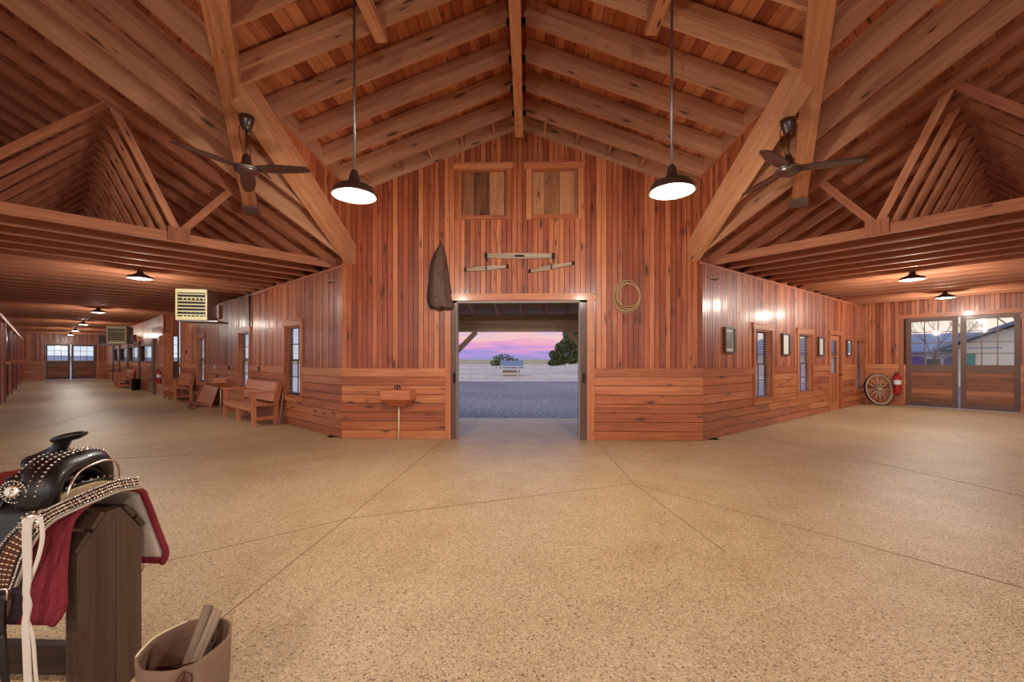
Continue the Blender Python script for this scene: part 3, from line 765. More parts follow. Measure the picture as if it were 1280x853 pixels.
pendant(-1.555,4.05,3.04,5.02,'pendant lamp on a long rod hanging left of the loft hatches')
pendant(1.51,4.05,3.04,5.02,'pendant lamp on a long rod hanging right of the loft hatches')
for s in (-1,1): pendant(s*1.53,-2.5,3.04,5.1,'unseen pendant lamp added for fill behind the viewer on the %s' % ('left' if s<0 else 'right'), w=215)  # unseen lamps added as soft fill for the hall
def aisle_lamp(side, U, s_, label, w):
    x, y, z = wp(side, U, s_, 3.0); r = .2
    o = empty('ceiling_lamp', (x,y,z), 0, label, 'lamp')
    m = MB(); m.lathe([(r,0),(r+.01,.0),(r+.008,.012),(r*.9,.045),(r*.5,.085),(.06,.105),(.045,.14),(.04,.17),(0,.17)], (x,y,z)); m.build('lamp_shade', M['metal'], o)
    m = MB(); m.lathe([(0,.0),(r*.6,.004),(r*.93,.02),(0,.025)], (x,y,z-.006)); m.build('lamp_lens', M['lamp'], o)
    point('bulb', (x,y,z-.1), w*WATT, o)
for k, U in enumerate((10.68,19.6,27.0,33.6,39.5)): aisle_lamp('L', U, 2.38, ['shaded ceiling lamp left of the cream heater, nearest the hall', 'second shaded ceiling lamp down the left aisle', 'third shaded ceiling lamp down the left aisle', 'fourth small ceiling lamp down the left aisle','farthest ceiling lamp of the left aisle'][k], 85)
for k, U in enumerate((11.35,15.35)): aisle_lamp('R', U, 2.1, ['shaded ceiling lamp of right aisle nearer the hall','shaded ceiling lamp of right aisle nearer the barn doors'][k], 150)

# ------------------------------------------------------------------ ceiling fans
def fan(x, y, z, a0, ztop, label, r=.71):
    o = empty('ceiling_fan', (x,y,z), 0, label, 'fan')
    m = MB(); m.lathe([(0,.0),(.085,.0),(.075,-.05),(.045,-.15),(.03,-.16),(0,-.16)], (x,y,ztop)); m.build('fan_canopy', M['fan'], o)
    m = MB(); m.tube([(x,y,ztop-.15),(x,y,z+.1)], .014); m.build('down_rod', M['fan'], o)
    m = MB(); m.lathe([(0,.17),(.03,.17),(.045,.13),(.06,.05),(.1,.035),(.125,.01),(.12,-.03),(.08,-.05),(0,-.055)], (x,y,z)); m.build('motor', M['fan'], o)
    m = MB(); m.lathe([(.126,.012),(.131,.012),(.131,.0),(.126,.0)], (x,y,z)); m.build('motor_ring', M['steel'], o)
    m = MB(); m.tube([(x-.05,y,ztop-.04),(x-.09,y,ztop-.12),(x-.08,y,ztop-.24),(x-.02,y,z+.14)], .004, 6); m.build('cord', M['black'], o)
    for k in range(3):
        a = radians(a0+120*k); d = Vector((cos(a),sin(a),0)); q = Vector((-sin(a),cos(a),0)); c = Vector((x,y,z))
        def fn(u, v):
            w = .055+.028*sin(pi*min(1,u*1.15)) - (.02 if u > .97 else 0)
            p = c + d*(.1+(r-.1)*u) + q*((v-.5)*2*w) + Vector((0,0,-(v-.5)*.018+.008*(1-u)))
            return p, Vector((0,0,1))
        m = MB(); m.sheet(fn, 10, 4, .008); b = m.build('blade', M['fan'], o)
    return o
fan(3.05,4.8,3.56,-19,4.12,'dark three-blade ceiling fan under the right sloping timber')
fan(-3.05,4.66,3.6,2,4.2,'dark three-blade ceiling fan under the left sloping timber')

# ------------------------------------------------------------------ things on the gable wall
# doubletree and singletrees
r = empty('doubletree', PG(0,.03,3.29), 0, 'long weathered wooden harness bar with iron ends, on wall above the centre door', 'harness bar')
m = MB()
def bar(m, a, b, w0, w1, d0=.004, th=.05):
    a = Vector(PG(a[0], d0+th/2, a[1])); b = Vector(PG(b[0], d0+th/2, b[1])); n = 6
    for i in range(n):
        f0, f1 = i/n, (i+1)/n; w = lambda f: w0+(w1-w0)*sin(pi*f)
        ax = (b-a).normalized(); up = Vector((0,-1,0)).cross(ax)
        c = []
        for f in (f0, f1):
            for y in (-th/2, th/2):
                for k in (-1, 1): c.append(a+(b-a)*f + Vector((0,y,0)) + up*k*w(f)/2)
        m.hexa(c, ((b-a).length/n, th, w1), .6, (f0, .3))
bar(m, (-.6,3.30), (.62,3.285), .07, .1); m.build('wooden_bar', M['old'], r)
m = MB()
for x, z in ((-.6,3.30),(.6,3.285)):
    m.box(PG, x-.025, x+.025, .02, .085, z-.045, z+.045); m.tube([PG(x,.05,z-.04), PG(x+.015,.05,z-.075), PG(x,.05,z-.11), PG(x-.015,.05,z-.08)], .008, 6)
m.box(PG, -.08,.08,.02,.085,3.27,3.30); m.build('iron_fittings', M['dark'], r)
for (a, b, lab) in (((-.97,3.05),(-.22,3.10),'short weathered singletree bar at left below the long harness bar'), ((.18,3.015),(.95,3.15),'short tilted singletree bar at right below the long harness bar')):
    r = empty('singletree', PG((a[0]+b[0])/2,.03,3.08), 0, lab, 'harness bar')
    m = MB(); bar(m, a, b, .04, .075); m.build('wooden_bar', M['old'], r)
    m = MB(); cx, cz = (a[0]+b[0])/2, (a[1]+b[1])/2
    m.tube([PG(cx,.08,cz-.04), PG(cx,.09,cz+.03), PG(cx-.02,.07,cz+.08)], .009, 6)
    for q in (a, b): m.tube([PG(q[0],.055,q[1]-.03), PG(q[0],.055,q[1]+.03)], .02, 8)
    m.build('iron_hook', M['dark'], r)
# coil of rope
m = MB()
loops = [(1.895,2.555,.245,.29),(1.885,2.545,.235,.25),(1.92,2.56,.205,.225),(1.90,2.55,.22,.24),(1.93,2.575,.2,.2)]
pts = []
for i, (cx, cz, rx, rz_) in enumerate(loops):
    for k in range(28):
        a = pi/2+.3+2*pi*k/28; pts.append(PG(cx+rx*cos(a), .03+.016*(i%3), cz+rz_*sin(a)))
pts.append(PG(1.84,.04,2.86)); m.tube(pts, .0105, 6)
m.tube([PG(1.80,.05,2.80),PG(1.84,.09,2.83),PG(1.90,.07,2.80),PG(1.86,.04,2.76),PG(1.80,.05,2.80)], .011, 6)
m.build('rope_coil', M['rope'], None, 'coiled tan lasso rope hanging right of the centre door', 'rope')
# long riding coat
r = empty('riding_coat', PG(-1.42,.02,2.33), 0, 'brown oilskin riding coat hanging at upper left of the centre door', 'coat')
prof = [(3.53,-1.43,-1.395,.03),(3.46,-1.47,-1.36,.07),(3.32,-1.55,-1.325,.11),(3.16,-1.61,-1.30,.14),(2.98,-1.63,-1.275,.16),(2.78,-1.65,-1.245,.17),(2.60,-1.67,-1.215,.17),(2.46,-1.665,-1.19,.17),(2.40,-1.64,-1.18,.16),(2.35,-1.60,-1.19,.12)]
def coat(u, v):
    f = v*(len(prof)-1); i = min(int(f), len(prof)-2); g = f-i
    z, xl, xr, d = [prof[i][j]*(1-g)+prof[i+1][j]*g for j in range(4)]
    x = xl+(xr-xl)*u; fold = .02*sin(u*17+v*3)*min(1, v*3)+.012*sin(u*31-v*5)*v
    return Vector(PG(x, .012+d*(sin(pi*u)**.6)+fold*.7, z+ .015*sin(u*14)*(v > .95))), Vector((0,-1,0))
m = MB(); m.sheet(coat, 30, 26, .01); m.build('coat_body', M['leather'], r)
def hem(u, v):
    p, n = coat(.02+u*.96, .93+v*.07); return p+Vector((0,-.012,-.012)), n
m = MB(); m.sheet(hem, 24, 3, .008); m.build('coat_hem', M['leather2'], r)
def edge(u, v):
    p, n = coat(.0+u*.2, .08+v*.86); return p+Vector((0,-.014,0)), n
m = MB(); m.sheet(edge, 6, 20, .008); m.build('coat_lining', M['leather2'], r)
def cape(u, v):
    p, n = coat(.38+u*.58, .22+v*.26*(.55+.45*sin(pi*u))); return p+Vector((0,-.018,0)), n
m = MB(); m.sheet(cape, 12, 8, .008); m.build('coat_sleeve', M['leather'], r)
m = MB(); m.tube([PG(-1.41,.0,3.50),PG(-1.41,.07,3.52),PG(-1.41,.09,3.56)], .01, 6); m.ball(PG(-1.48,.18,2.55), .018); m.build('coat_hook', M['dark'], r)

# drinking trough boxes on a thin pipe
def water_box(P, t, label, w=.56, out=.3, z=.9, dt=0):
    r = empty('water_box', P(t,0,0), 0, label, 'drinking box')
    m = MB()
    b0 = [(t-w/2-.06,.0),(t+w/2+.02,.0)]; f0 = [(t-w/2+.02,out),(t+w/2-.02,out)]
    zt, zb, zbb = z, z-.16, z-.3
    A = P(b0[0][0],0,zt); B = P(b0[1][0],0,zt); Cc = P(f0[1][0],out,zt); Dd = P(f0[0][0],out,zt)
    A1 = P(b0[0][0],0,zb); B1 = P(b0[1][0],0,zb); C1 = P(f0[1][0],out,zb); D1 = P(f0[0][0],out,zb)
    A2 = P(b0[0][0]+.1,0,zbb); B2 = P(b0[1][0]-.1,0,zbb); C2 = P(f0[1][0]-.14,out*.45,zbb); D2 = P(f0[0][0]+.14,out*.45,zbb)
    for q, L in (((A,B,Cc,Dd),(w,out)),((A,Dd,D1,A1),(out,.16)),((Dd,Cc,C1,D1),(w,.16)),((Cc,B,B1,C1),(out,.16))):
        a = random.random()*20; m.poly(q, [(a,a),(a+L[0],a),(a+L[0],a+L[1]),(a,a+L[1])], .7)
    for q in ((A1,D1,D2,A2),(D1,C1,C2,D2),(C1,B1,B2,C2),(A2,D2,C2,B2),(A,A1,B1,B),(A1,A2,B2,B1)):
        a = random.random()*20; m.poly(q, [(a,a),(a+.5,a),(a+.4,a+.2),(a+.1,a+.2)], .15)
    m.build('wooden_box', M['bench'], r)
    m = MB(); m.tube([P(t+dt,.06,0), P(t+dt,.06,zbb)], .014); m.build('supply_pipe', M['cream'], r)
    m = MB(); m.tube([P(t+dt,out*.5,zt), P(t+dt,out*.5,zt+.07)], .012); m.tube([P(t+dt-.05,out*.5,zt+.02),P(t+dt-.04,out*.5,zt+.07),P(t+dt,out*.5,zt+.085),P(t+dt+.04,out*.5,zt+.07),P(t+dt+.05,out*.5,zt+.02)], .011, 6)
    m.build('faucet', M['dark'], r)
water_box(PG, -2.17, 'wooden drinking box on a thin pipe, left of the centre door')
water_box(PW('L'), 14.85, 'wooden drinking box on a thin pipe between the two benches', w=.6)
water_box(PW('L',.5), 37.9, 'small distant drinking box near the end of left aisle', w=.5)

# ------------------------------------------------------------------ benches
def bench(U, L, label, s0=.12):
    P = lambda t,d,z: wp('L', U+t, s0+d, z)
    r = empty('wooden_bench', P(L/2,.25,0), 0, label, 'bench'); D = .52
    for t in (.0, L/2-.035, L-.07):
        m = MB(); h = .7 if t in (.0, L-.07) else .4; m.box(P, t, t+.075, D-.075, D, 0, h, 'z'); m.build('leg', M['bench'], r)
    for t in (.0, L-.07):
        m = MB(); c = [P(t+dt, d+dd, z) for z, d in ((0,.0),(.45,.0)) for dt in (0,.075) for dd in (0,.085)]; m.hexa(c, (.45,.075,.085))
        c = [P(t+dt, d+dd, z) for z, d in ((.45,.0),(.95,-.1)) for dt in (0,.075) for dd in (0,.085)]; m.hexa(c, (.5,.075,.085)); m.build('leg', M['bench'], r)
        m = MB(); m.box(P, t-.02, t+.095, -.02, D+.06, .7, .735, 'd'); m.build('armrest', M['bench'], r)
        m = MB(); m.box(P, t+.015, t+.06, .08, D-.07, .12, .19, 'd'); m.build('side_stretcher', M['bench'], r)
    m = MB()
    for k in range(4): m.box(P, .0, L, .075+k*.112, .181+k*.112, .42, .452, 't')
    m.build('seat', M['bench'], r)
    m = MB(); m.box(P, .07, L-.07, D-.05, D-.012, .31, .42, 't'); m.box(P,.07,L-.07,.02,.05,.31,.42,'t'); m.build('apron', M['bench'], r)
    m = MB()
    for z0, z1 in ((.5,.7),(.71,.93)):
        y0, y1 = .085-(z0-.45)*.2, .085-(z1-.45)*.2
        c = [P(t, y+dd, z) for t in (.05,L-.05) for y, z, dd in ((y0,z0,0),(y1,z1,0),(y0,z0,.03),(y1,z1,.03))]
        m.hexa(c, (L-.1,.03,.2))
    m.build('backrest', M['bench'], r)
    return r
bench(10.05, 2.15, 'long wooden slatted bench with arms, nearest on the left aisle')
bench(18.05, 1.95, 'wooden bench with arms in the middle of the left aisle, before the door')
bench(27.9, 1.9, 'small distant wooden bench far down the left aisle', s0=.62)

# leaning board, crossed boards, panel, extinguishers, barrel
m = MB(); c = [wp('L', 9.98+dt, .12-.1*(z/.75)+dd, z) for z in (0,.72) for dt in (0,.05) for dd in (0,.02)]; m.hexa(c, (.72,.05,.02)); m.build('leaning_board', M['old'], label='thin dark board leaning at the right end of the nearest bench', cat='board')
r = empty('boot_rack', wp('L',15.6,.45,0), 0, 'low crossed dark red boards lying on the floor by the drinking box', 'rack')
for a, b, z in (((14.9,.7),(16.6,.2),.05),((14.9,.2),(16.4,.75),.1),((15.1,.75),(16.8,.4),.03)):
    m = MB(); m.beam(wp('L',a[0],a[1],.025), wp('L',b[0],b[1],z), .1, .025, base='b'); m.build('rack_board', M['stall'], r)
r = empty('plywood_sheet', wp('L',15.8,.1,0), 0, 'orange-brown wooden panel leaning on the wall beside the second bench', 'panel')
m = MB(); c = [wp('L', 14.95+dt, .28-.2*(z/.6)+dd, z) for dt in (0,1.7) for dd in (0,.025) for z in (0,.6)]; m.hexa(c, (1.7,.025,.6), .9); m.build('panel_board', M['bench'], r)
m = MB(); c = [wp('L', 16.6+dt, .30-.2*(z/.6)+dd, z) for dt in (0,.05) for dd in (0,.025) for z in (0,.62)]; m.hexa(c, (.05,.025,.6), .2); m.build('panel_edge', M['trim'], r)
def extinguisher(side, U, s_, z, label, end=False, sc=1.0):
    x, y, _ = wp(side, U, s_, 0); r = empty('fire_extinguisher', (x,y,z), 0, label, 'fire extinguisher')
    m = MB(); R = .085*sc; H = .5*sc
    m.lathe([(0,0),(R*.9,0),(R,.02),(R,H-.08),(R*.8,H-.03),(R*.35,H),(R*.35,H+.03),(0,H+.03)], (x,y,z)); m.build('cylinder_body', M['red'], r)
    m = MB(); m.lathe([(R+.002,H*.5),(R+.002,H*.72)], (x,y,z)); m.build('paper_label', M['white'], r)
    m = MB(); m.box(lambda t,d,q:(x+t,y+d,z+q), -.06,.05,-.015,.015,H+.03,H+.05); m.box(lambda t,d,q:(x+t,y+d,z+q), -.08,.03,-.012,.012,H+.065,H+.08); m.tube([(x-.03,y,z+H+.04),(x-R-.03,y-.02,z+H-.03),(x-R-.04,y-.03,z+H*.6),(x-R-.01,y-.04,z+H*.3)], .012, 6); m.build('valve_and_hose', M['black'], r)
extinguisher('R', 17.6, .80, .36, 'red fire extinguisher on the wall between wagon wheel and barn doors', sc=1.2)
extinguisher('L', 20.95, .61, .5, 'distant red fire extinguisher behind the second bench', sc=.95)
x, y, _ = wp('L',26.0,.72,0); m = MB(); m.lathe([(0,0),(.15,0),(.17,.5),(.18,.52),(.16,.52),(.15,.1),(0,.1)], (x,y,0)); m.build('trash_barrel', M['dark'], label='dark barrel standing beside the far bench', cat='barrel')

# wagon wheel
wc = Vector(wp('R',17.2,.44,.50)); su = Vector((cos(radians(8)),sin(radians(8)),0)); uu = Vector((-sin(radians(8)),cos(radians(8)),0)); up = Vector((0,0,1)); upl = (up+uu*.16).normalized(); nrm = su.cross(upl)
r = empty('wagon_wheel', wc-Vector((0,0,.505)), 0, 'old wooden spoked wagon wheel leaning in the right corner', 'wheel')
RW = .49
def ring(ro, ri, th, seg=48):
    m = MB()
    for k in range(seg):
        c = []
        for a in (2*pi*k/seg, 2*pi*(k+1)/seg):
            d = su*cos(a)+upl*sin(a)
            for rr in (ri, ro):
                for s in (-1,1): c.append(wc+d*rr+nrm*s*th/2)
        m.hexa(c, (.07,ro-ri,th), .5, (k*.065,0))
    return m
ring(RW-.012,RW-.06,.05).build('rim', M['old'], r); ring(RW,RW-.012,.055).build('iron_tyre', M['dark'], r)
for k in range(12):
    a = 2*pi*(k+.0)/12; d = su*cos(a)+upl*sin(a); m = MB(); m.tube([wc+d*.06, wc+d*(RW-.05)], [.02,.013], 7, flat=1); m.build('spoke', M['old'], r)
m = MB(); Mx = Matrix((su, upl, nrm)).transposed(); m.lathe([(0,-.12),(.035,-.12),(.045,-.07),(.075,-.04),(.075,.04),(.05,.08),(0,.09)], wc, M=Mx, seg=16); m.build('hub', M['old'], r)

# framed pictures
for k, (U, z0, z1, w, mt, lab) in enumerate(((8.28,1.56,2.06,.40,'photo','framed sepia picture nearest the hall corner on right wall'),(11.0,1.53,2.04,.42,'mat','framed picture with painted white glare between the two nearest right windows'),(13.38,1.53,2.03,.42,'mat','framed picture with painted white glare just before the small right door'),(15.82,1.54,2.03,.40,'blue','framed blue picture between the small door and corner window'))):
    P = PW('R'); a, b = U-w/2, U+w/2; r = empty('framed_picture', P(U,0,z0), 0, lab, 'picture')
    m = MB(); f = .035
    m.box(P,a,a+f,.006,.045,z0,z1,'z'); m.box(P,b-f,b,.006,.045,z0,z1,'z'); m.box(P,a+f,b-f,.006,.045,z1-f,z1,'t'); m.box(P,a+f,b-f,.006,.045,z0,z0+f,'t'); m.build('picture_frame', M['stand'] if k != 1 else M['stand'], r)
    m = MB(); m.box(P,a+f,b-f,.006,.02,z0+f,z1-f); m.build('mat_glare_board', M['mat'], r)
    if mt != 'mat':  # without a print, the white board is glare put into the colour
        m = MB(); m.box(P,a+f+.05,b-f-.05,.02,.022,z0+f+.06,z1-f-.06); m.build('print', M[mt], r)

# unit heaters
def heater(U, s_, z, w, h, d, rot, label, front='cream'):
    c = Vector(wp('L',U,s_,z)); a = rot
    X = Vector((cos(a),sin(a),0)); Y = Vector((-sin(a),cos(a),0))
    P = lambda t,q,zz: c+X*t+Y*q+Vector((0,0,zz))
    r = empty('unit_heater', c, 0, label, 'heater')
    m = MB(); m.box(P,-w/2,w/2,.03,d,0,h); m.build('heater_body', M['grey'], r)
    m = MB(); f = .03
    m.box(P,-w/2,-w/2+f,-.01,.03,0,h); m.box(P,w/2-f,w/2,-.01,.03,0,h); m.box(P,-w/2+f,w/2-f,-.01,.03,0,.08); m.box(P,-w/2+f,w/2-f,-.01,.03,h-.08,h)
    m.build('front_frame', M[front], r)
    m = MB(); m.box(P,-w/2+f,w/2-f,.02,.03,.08,h-.08); m.build('front_backing', M['black'], r)
    n = 7
    for i in range(n):
        z0 = .11+(h-.24)*i/(n-1); m = MB()
        c8 = [P(t,q,z0+dz) for t in (-w/2+f,w/2-f) for q, dz in ((-.005,.0),(-.005,.012),(.02,.02),(.02,.032))]; m.hexa(c8, (w,.02,.01)); m.build('louvre', M[front], r)
    m = MB()
    for i in range(6):
        for zz in (h*.72, h*.68, h*.28, h*.13): m.ball(P(-w*.27+i*w*.13,.005,zz), .018, (1,.6,1.3), seg=8)
    m.build('burner_tips', M[front], r)
    m = MB()
    for sx in (-1,1): m.tube([P(sx*w*.4,d*.5,h),P(sx*w*.4,d*.5,WH-z+.05)], .006, 6)
    m.build('hanger_rod', M['steel'], r)
    m = MB(); m.box(P,w/2,w/2+.12,d*.55,d*.95,.08,h*.55); m.build('control_box', M['grey'], r)
    m = MB(); m.box(P,-w/2,w/2+.2,.04,d+.1,-.03,0); m.build('base_tray', M['steel'], r)
heater(12.0,1.32,2.36,.64,.72,.55,radians(15)-.0,'cream fronted unit heater hanging near the left wall above the benches')
heater(24.0,1.55,2.1,.66,.72,.55,radians(20),'second unit heater hanging farther down left aisle','cream')
heater(30.5,1.45,2.2,.5,.55,.5,radians(20),'third dull unit heater far down left aisle','grey')
m = MB(); m.tube([wp('L',12.3,.03,WH-.02), wp('L',12.3,.03,2.3)], .02); m.build('wall_pipe', M['black'], label='thin dark vertical pipe beside the nearest bench window', cat='pipe')
m = MB(); m.tube([wp('L',11.0,.05,3.1), wp('L',12.3,.3,3.0), wp('L',12.6,.9,2.9)], .01, 6); m.build('heater_conduit', M['steel'], label='thin conduit running from left wall to the cream heater', cat='conduit')
for k, (side, U, z, lab) in enumerate((('L',15.6,1.2,'white outlet box on cap rail between second bench and drinking box'),('L',14.1,1.2,'small dark outlet box on cap rail near the drinking box'),('L',11.6,1.2,'small dark outlet box on cap rail behind the nearest bench'),('L',19.6,1.72,'small square thermostat on wall above second bench'))):
    m = MB(); m.box(PW(side), U-.05, U+.05, .03 if z < 1.4 else .003, .045 if z < 1.4 else .03, z-.06, z+.06); m.build('outlet_box' if k < 3 else 'thermostat', M['white'] if k == 0 else M['dark'], label=lab, cat='outlet' if k < 3 else 'thermostat')

# ------------------------------------------------------------------ stall fronts of the left aisle
sl = ['nearest','second','third','fourth','fifth','farthest']
for k in range(6):
    U0 = 17.2+4.8*k; P = lambda t,d,z,U0=U0: wp('L', U0+t, 4.53-d, z)
    Lb = 4.8 if k < 5 else 1.8
    r = empty('stall_front', P(Lb/2,0,0), 0, '%s dark red horse stall front along the left edge of the aisle' % sl[k], 'stall front')
    for t in (Lb-.16,): m = MB(); m.box(P,t,t+.16,-.06,.1,0,2.72,'z'); m.build('stall_post', M['stall'], r)
    m = MB(); m.box(P,0,Lb,-.05,.12,2.66,2.76,'t'); m.build('top_rail', M['bench'], r)
    m = MB()
    for i in range(7): m.box(P,.0,Lb-.16,-.03,.01,.03+i*.18,.205+i*.18,'t')
    m.build('kick_boards', M['stall'], r)
    m = MB(); m.box(P,0,Lb-.16,-.04,.05,1.3,1.37,'t'); m.build('middle_rail', M['bench'], r)
    m = MB(); t = .1
    while t < Lb-.2: m.tube([P(t,0,1.37),P(t,0,2.66)], .009, 6); t += .12
    m.build('stall_bars', M['steel'], r)
    if k < 5:
        m = MB(); m.box(P,2.9,4.2,.03,.07,.06,1.25,'t'); m.box(P,2.9,3.0,.03,.075,1.25,2.6,'z'); m.box(P,4.1,4.2,.03,.075,1.25,2.6,'z'); m.build('stall_door', M['stall'], r)
        m = MB(); m.tube([P(Lb-.1,.1,1.42),P(Lb-.1,.32,1.38)], .02, 6); m.box(P,Lb-.2,Lb-.05,.08,.2,1.28,1.36); m.build('feed_bracket', M['bench'], r)

# ------------------------------------------------------------------ porch outside the centre door
PO = lambda t,d,z: (t, d, z)
m = MB(); m.beam((-3.2,10.0,2.1),(3.2,10.0,2.1),.16,.27,base='b'); m.build('porch_beam', M['porch'], label='grey-brown beam across the porch outside the centre door', cat='beam')
m = MB(); m.beam((-3.2,9.9,2.37),(3.2,9.9,2.37),.04,.14,base='b'); m.build('porch_ledger', M['porch'], label='lighter ledger board on top of the porch beam', cat='beam')
for k in range(9):
    x = -2.2+.55*k; 
    m = MB(); m.beam((x,7.75,2.62+.1),(x,10.1,2.45),.045,.16,base='b'); m.build('porch_rafter', M['porch'], label='%s porch rafter from the left above the open doorway' % ORD[k], cat='rafter')
m = MB(); m.box(PO,-3.6,3.6,7.69,10.6,2.9,2.93); m.v = [(x,y,z-(y-7.69)*.115) for x,y,z in m.v]; m.build('porch_roof', M['porch'], label='board roof of the porch outside the centre door', cat='roof', kind='structure')
for s in (-1,1):
    nm = 'left' if s < 0 else 'right'
    m = MB(); m.box(PO, s*1.83, s*2.0, 9.92, 10.08, 0, 2.1, 'z'); m.build('porch_post', M['porch'], label='%s porch post beside the outside path' % nm, cat='post')
    m = MB(); m.beam((s*1.84-.0,10.0,1.32),(s*1.08,10.0,2.1),.1,.11,base='c'); m.build('knee_brace', M['porch'], label='diagonal brace under the porch beam at the %s' % nm, cat='brace')

# ------------------------------------------------------------------ fence, shrubs, tree, sheds
fx = [-7.6+1.02*i for i in range(18)]
for i, x in enumerate(fx[:-1]):
    r = empty('fence_panel', (x,27.3,0), 0, 'white rail fence section across the yard, %s from the left' % ORD[min(i,16)], 'fence')
    m = MB(); m.box(PO,x-.05,x+.05,27.25,27.35,-.05,1.02,'z'); m.build('fence_post', M['white'], r)
    for z in (.12,.42,.72,.93):
        m = MB(); m.box(PO,x+.05,x+.97,27.28,27.31,z,z+.13 if z < .9 else z+.07,'t'); m.build('fence_rail', M['white'], r)
def foliage(name, blobs, n, size, mat, parent, seed):
    rnd = random.Random(seed); m = MB()
    for (cx,cy,cz,rx,ry,rz_), cnt in blobs:
        for _ in range(int(n*cnt)):
            while True:
                v = Vector((rnd.uniform(-1,1),rnd.uniform(-1,1),rnd.uniform(-1,1)))
                if .35 < v.length < 1: break
            c = Vector((cx+v.x*rx,cy+v.y*ry,cz+v.z*rz_)); a = Vector((rnd.gauss(0,1),rnd.gauss(0,1),rnd.gauss(0,1))).normalized(); b = a.cross(Vector((rnd.gauss(0,1),rnd.gauss(0,1),rnd.gauss(0,1)))).normalized()
            s = size*rnd.uniform(.6,1.3); m.poly([c-a*s, c-b*s*.5, c+a*s, c+b*s*.5], None, rnd.random())
    return m.build(name, mat, parent, merge=False)
r = empty('oak_tree', (8.2,45,0), 0, 'large spreading green tree beyond the fence, at right through the doorway', 'tree')
m = MB(); m.tube([(8.2,45,-.1),(8.0,45,1.2),(7.7,45,2.4),(7.3,45,3.6)], [.42,.34,.3,.2], 9); m.build('trunk', M['bark'], r)
m = MB()
for e in ((5.0,44.5,4.2),(4.2,45,2.6),(6.2,44.8,5.2),(9.8,45.3,5.0),(11,45,3.8),(3.4,45,2.0)): m.tube([(7.85,45,1.9),((7.85+e[0])/2,(45+e[1])/2,(1.9+e[2])/2+.4),e], [.18,.11,.04], 7)
m.build('branches', M['bark'], r)
foliage('tree_crown', [((5.2,45,4.1,1.3,1.2,.9),1),((4.0,45,2.7,.9,.9,.65),.6),((6.4,45,5.0,1.6,1.4,1.0),1),((8.2,45,4.5,2.2,1.7,1.5),2),((10.4,45,3.8,2,1.6,1.6),1.6),((3.3,45,1.9,.8,.7,.55),.45),((9.0,45,2.4,2.4,1.4,1.0),1.2),((6.6,45,3.4,1.3,1.2,.7),.7),((3.6,45,1.3,.9,.6,.55),.4),((3.0,45,1.0,.6,.6,.35),.25),((5.0,45,3.3,1.2,1,.8),.8),((4.8,45,1.5,1.1,.8,.6),.5),((6.2,45,2.2,1.6,1,.9),.9)], 1500, .15, M['leaf'], r, 3)
r = empty('yard_shrub', (-2.2,41,0), 0, 'rounded shrub rising behind the white fence in the middle distance', 'shrub')
m = MB(); m.tube([(-2.2,41,0),(-2.2,41,1.0)], .07, 6); m.build('stem', M['bark'], r)
foliage('shrub_crown', [((-2.2,41,1.35,1.1,.9,.6),1),((-1.3,41,1.15,.7,.6,.4),.5),((-2.9,41,1.0,.6,.6,.4),.4)], 420, .11, M['leaf2'], r, 5)
r = empty('left_shrub', (-6.3,34,0), 0, 'edge of a pale shrub beside the left door jamb outside', 'shrub')
m = MB(); m.tube([(-6.3,34,0),(-6.3,34,1.2)], .08, 6); m.build('stem', M['bark'], r)
foliage('shrub_crown', [((-6.3,34,1.7,.9,.8,1.0),1)], 380, .1, M['leaf'], r, 8)
def shed(name, x0, x1, y0, y1, h, hr, wallm, roofm, label, ridge='x', o=.3):
    r = empty(name, ((x0+x1)/2,(y0+y1)/2,0), 0, label, 'building')
    m = MB(); m.box(PO,x0,x1,y0,y1,-.05,h); m.build('shed_wall', wallm, r)
    m = MB(); ym = (y0+y1)/2; xm = (x0+x1)/2
    if ridge == 'x':
        for s in (0,1):
            ya = y0-o if s == 0 else y1+o
            c = [(x, *yz) for x in (x0-o,x1+o) for yz in ((ya,h-.1),(ym,hr),(ya,h),(ym,hr+.1))]; m.hexa(c, (x1-x0,1,.1))
        for x in (x0,x1): m.poly([(x,y0,h),(x,y1,h),(x,ym,hr)])
    else:
        for s in (0,1):
            xa = x0-o if s == 0 else x1+o
            c = [(xx, y, zz) for y in (y0-o,y1+o) for xx, zz in ((xa,h-.1),(xm,hr),(xa,h),(xm,hr+.1))]; m.hexa(c, (1,y1-y0,.1))
    m.build('shed_roof', roofm, r)
    return r
s1 = shed('open_shed', -1.9, -.5, 36, 38.5, .75, 1.22, M['porch'], M['bluer'], 'low shed with a blue-grey roof behind the white fence')

# buildings seen through the right barn doors (own frame: t along the end wall, d beyond it)
def PX(t, d, z): return wp('R', 17.75+d, t, z)
r = empty('purple_door_house', PX(-1,21,0), 0, 'long pale house with blue-grey roof seen through the left barn door', 'building')
m = MB(); m.box(PX,-12,1.3,20,26,-.05,1.95); m.build('house_wall', M['lav'], r)
m = MB()
c = [PX(t,d,z) for t in (-12.4,1.6) for d, z in ((19.6,1.85),(23,3.1),(19.6,1.95),(23,3.2))]; m.hexa(c,(14,3.6,.1))
c = [PX(t,d,z) for t in (-12.4,1.6) for d, z in ((26.4,1.85),(23,3.1),(26.4,1.95),(23,3.2))]; m.hexa(c,(14,3.6,.1)); m.build('house_roof', M['bluer'], r)
for t in (-4.4,-1.75,-.05):
    m = MB(); m.box(PX,t-.42,t+.42,19.93,20.0,.0,1.4)
    for k in range(8):
        a0, a1 = pi*k/8, pi*(k+1)/8
        c = [PX(t+.42*cos(a),d,1.4+(.22*sin(a) if h else 0)) for a in (a0,a1) for d in (19.93,20.0) for h in (0,1)]; m.hexa(c,(.1,.1,.1))
    m.build('house_door', M['purple'], r)
m = MB()
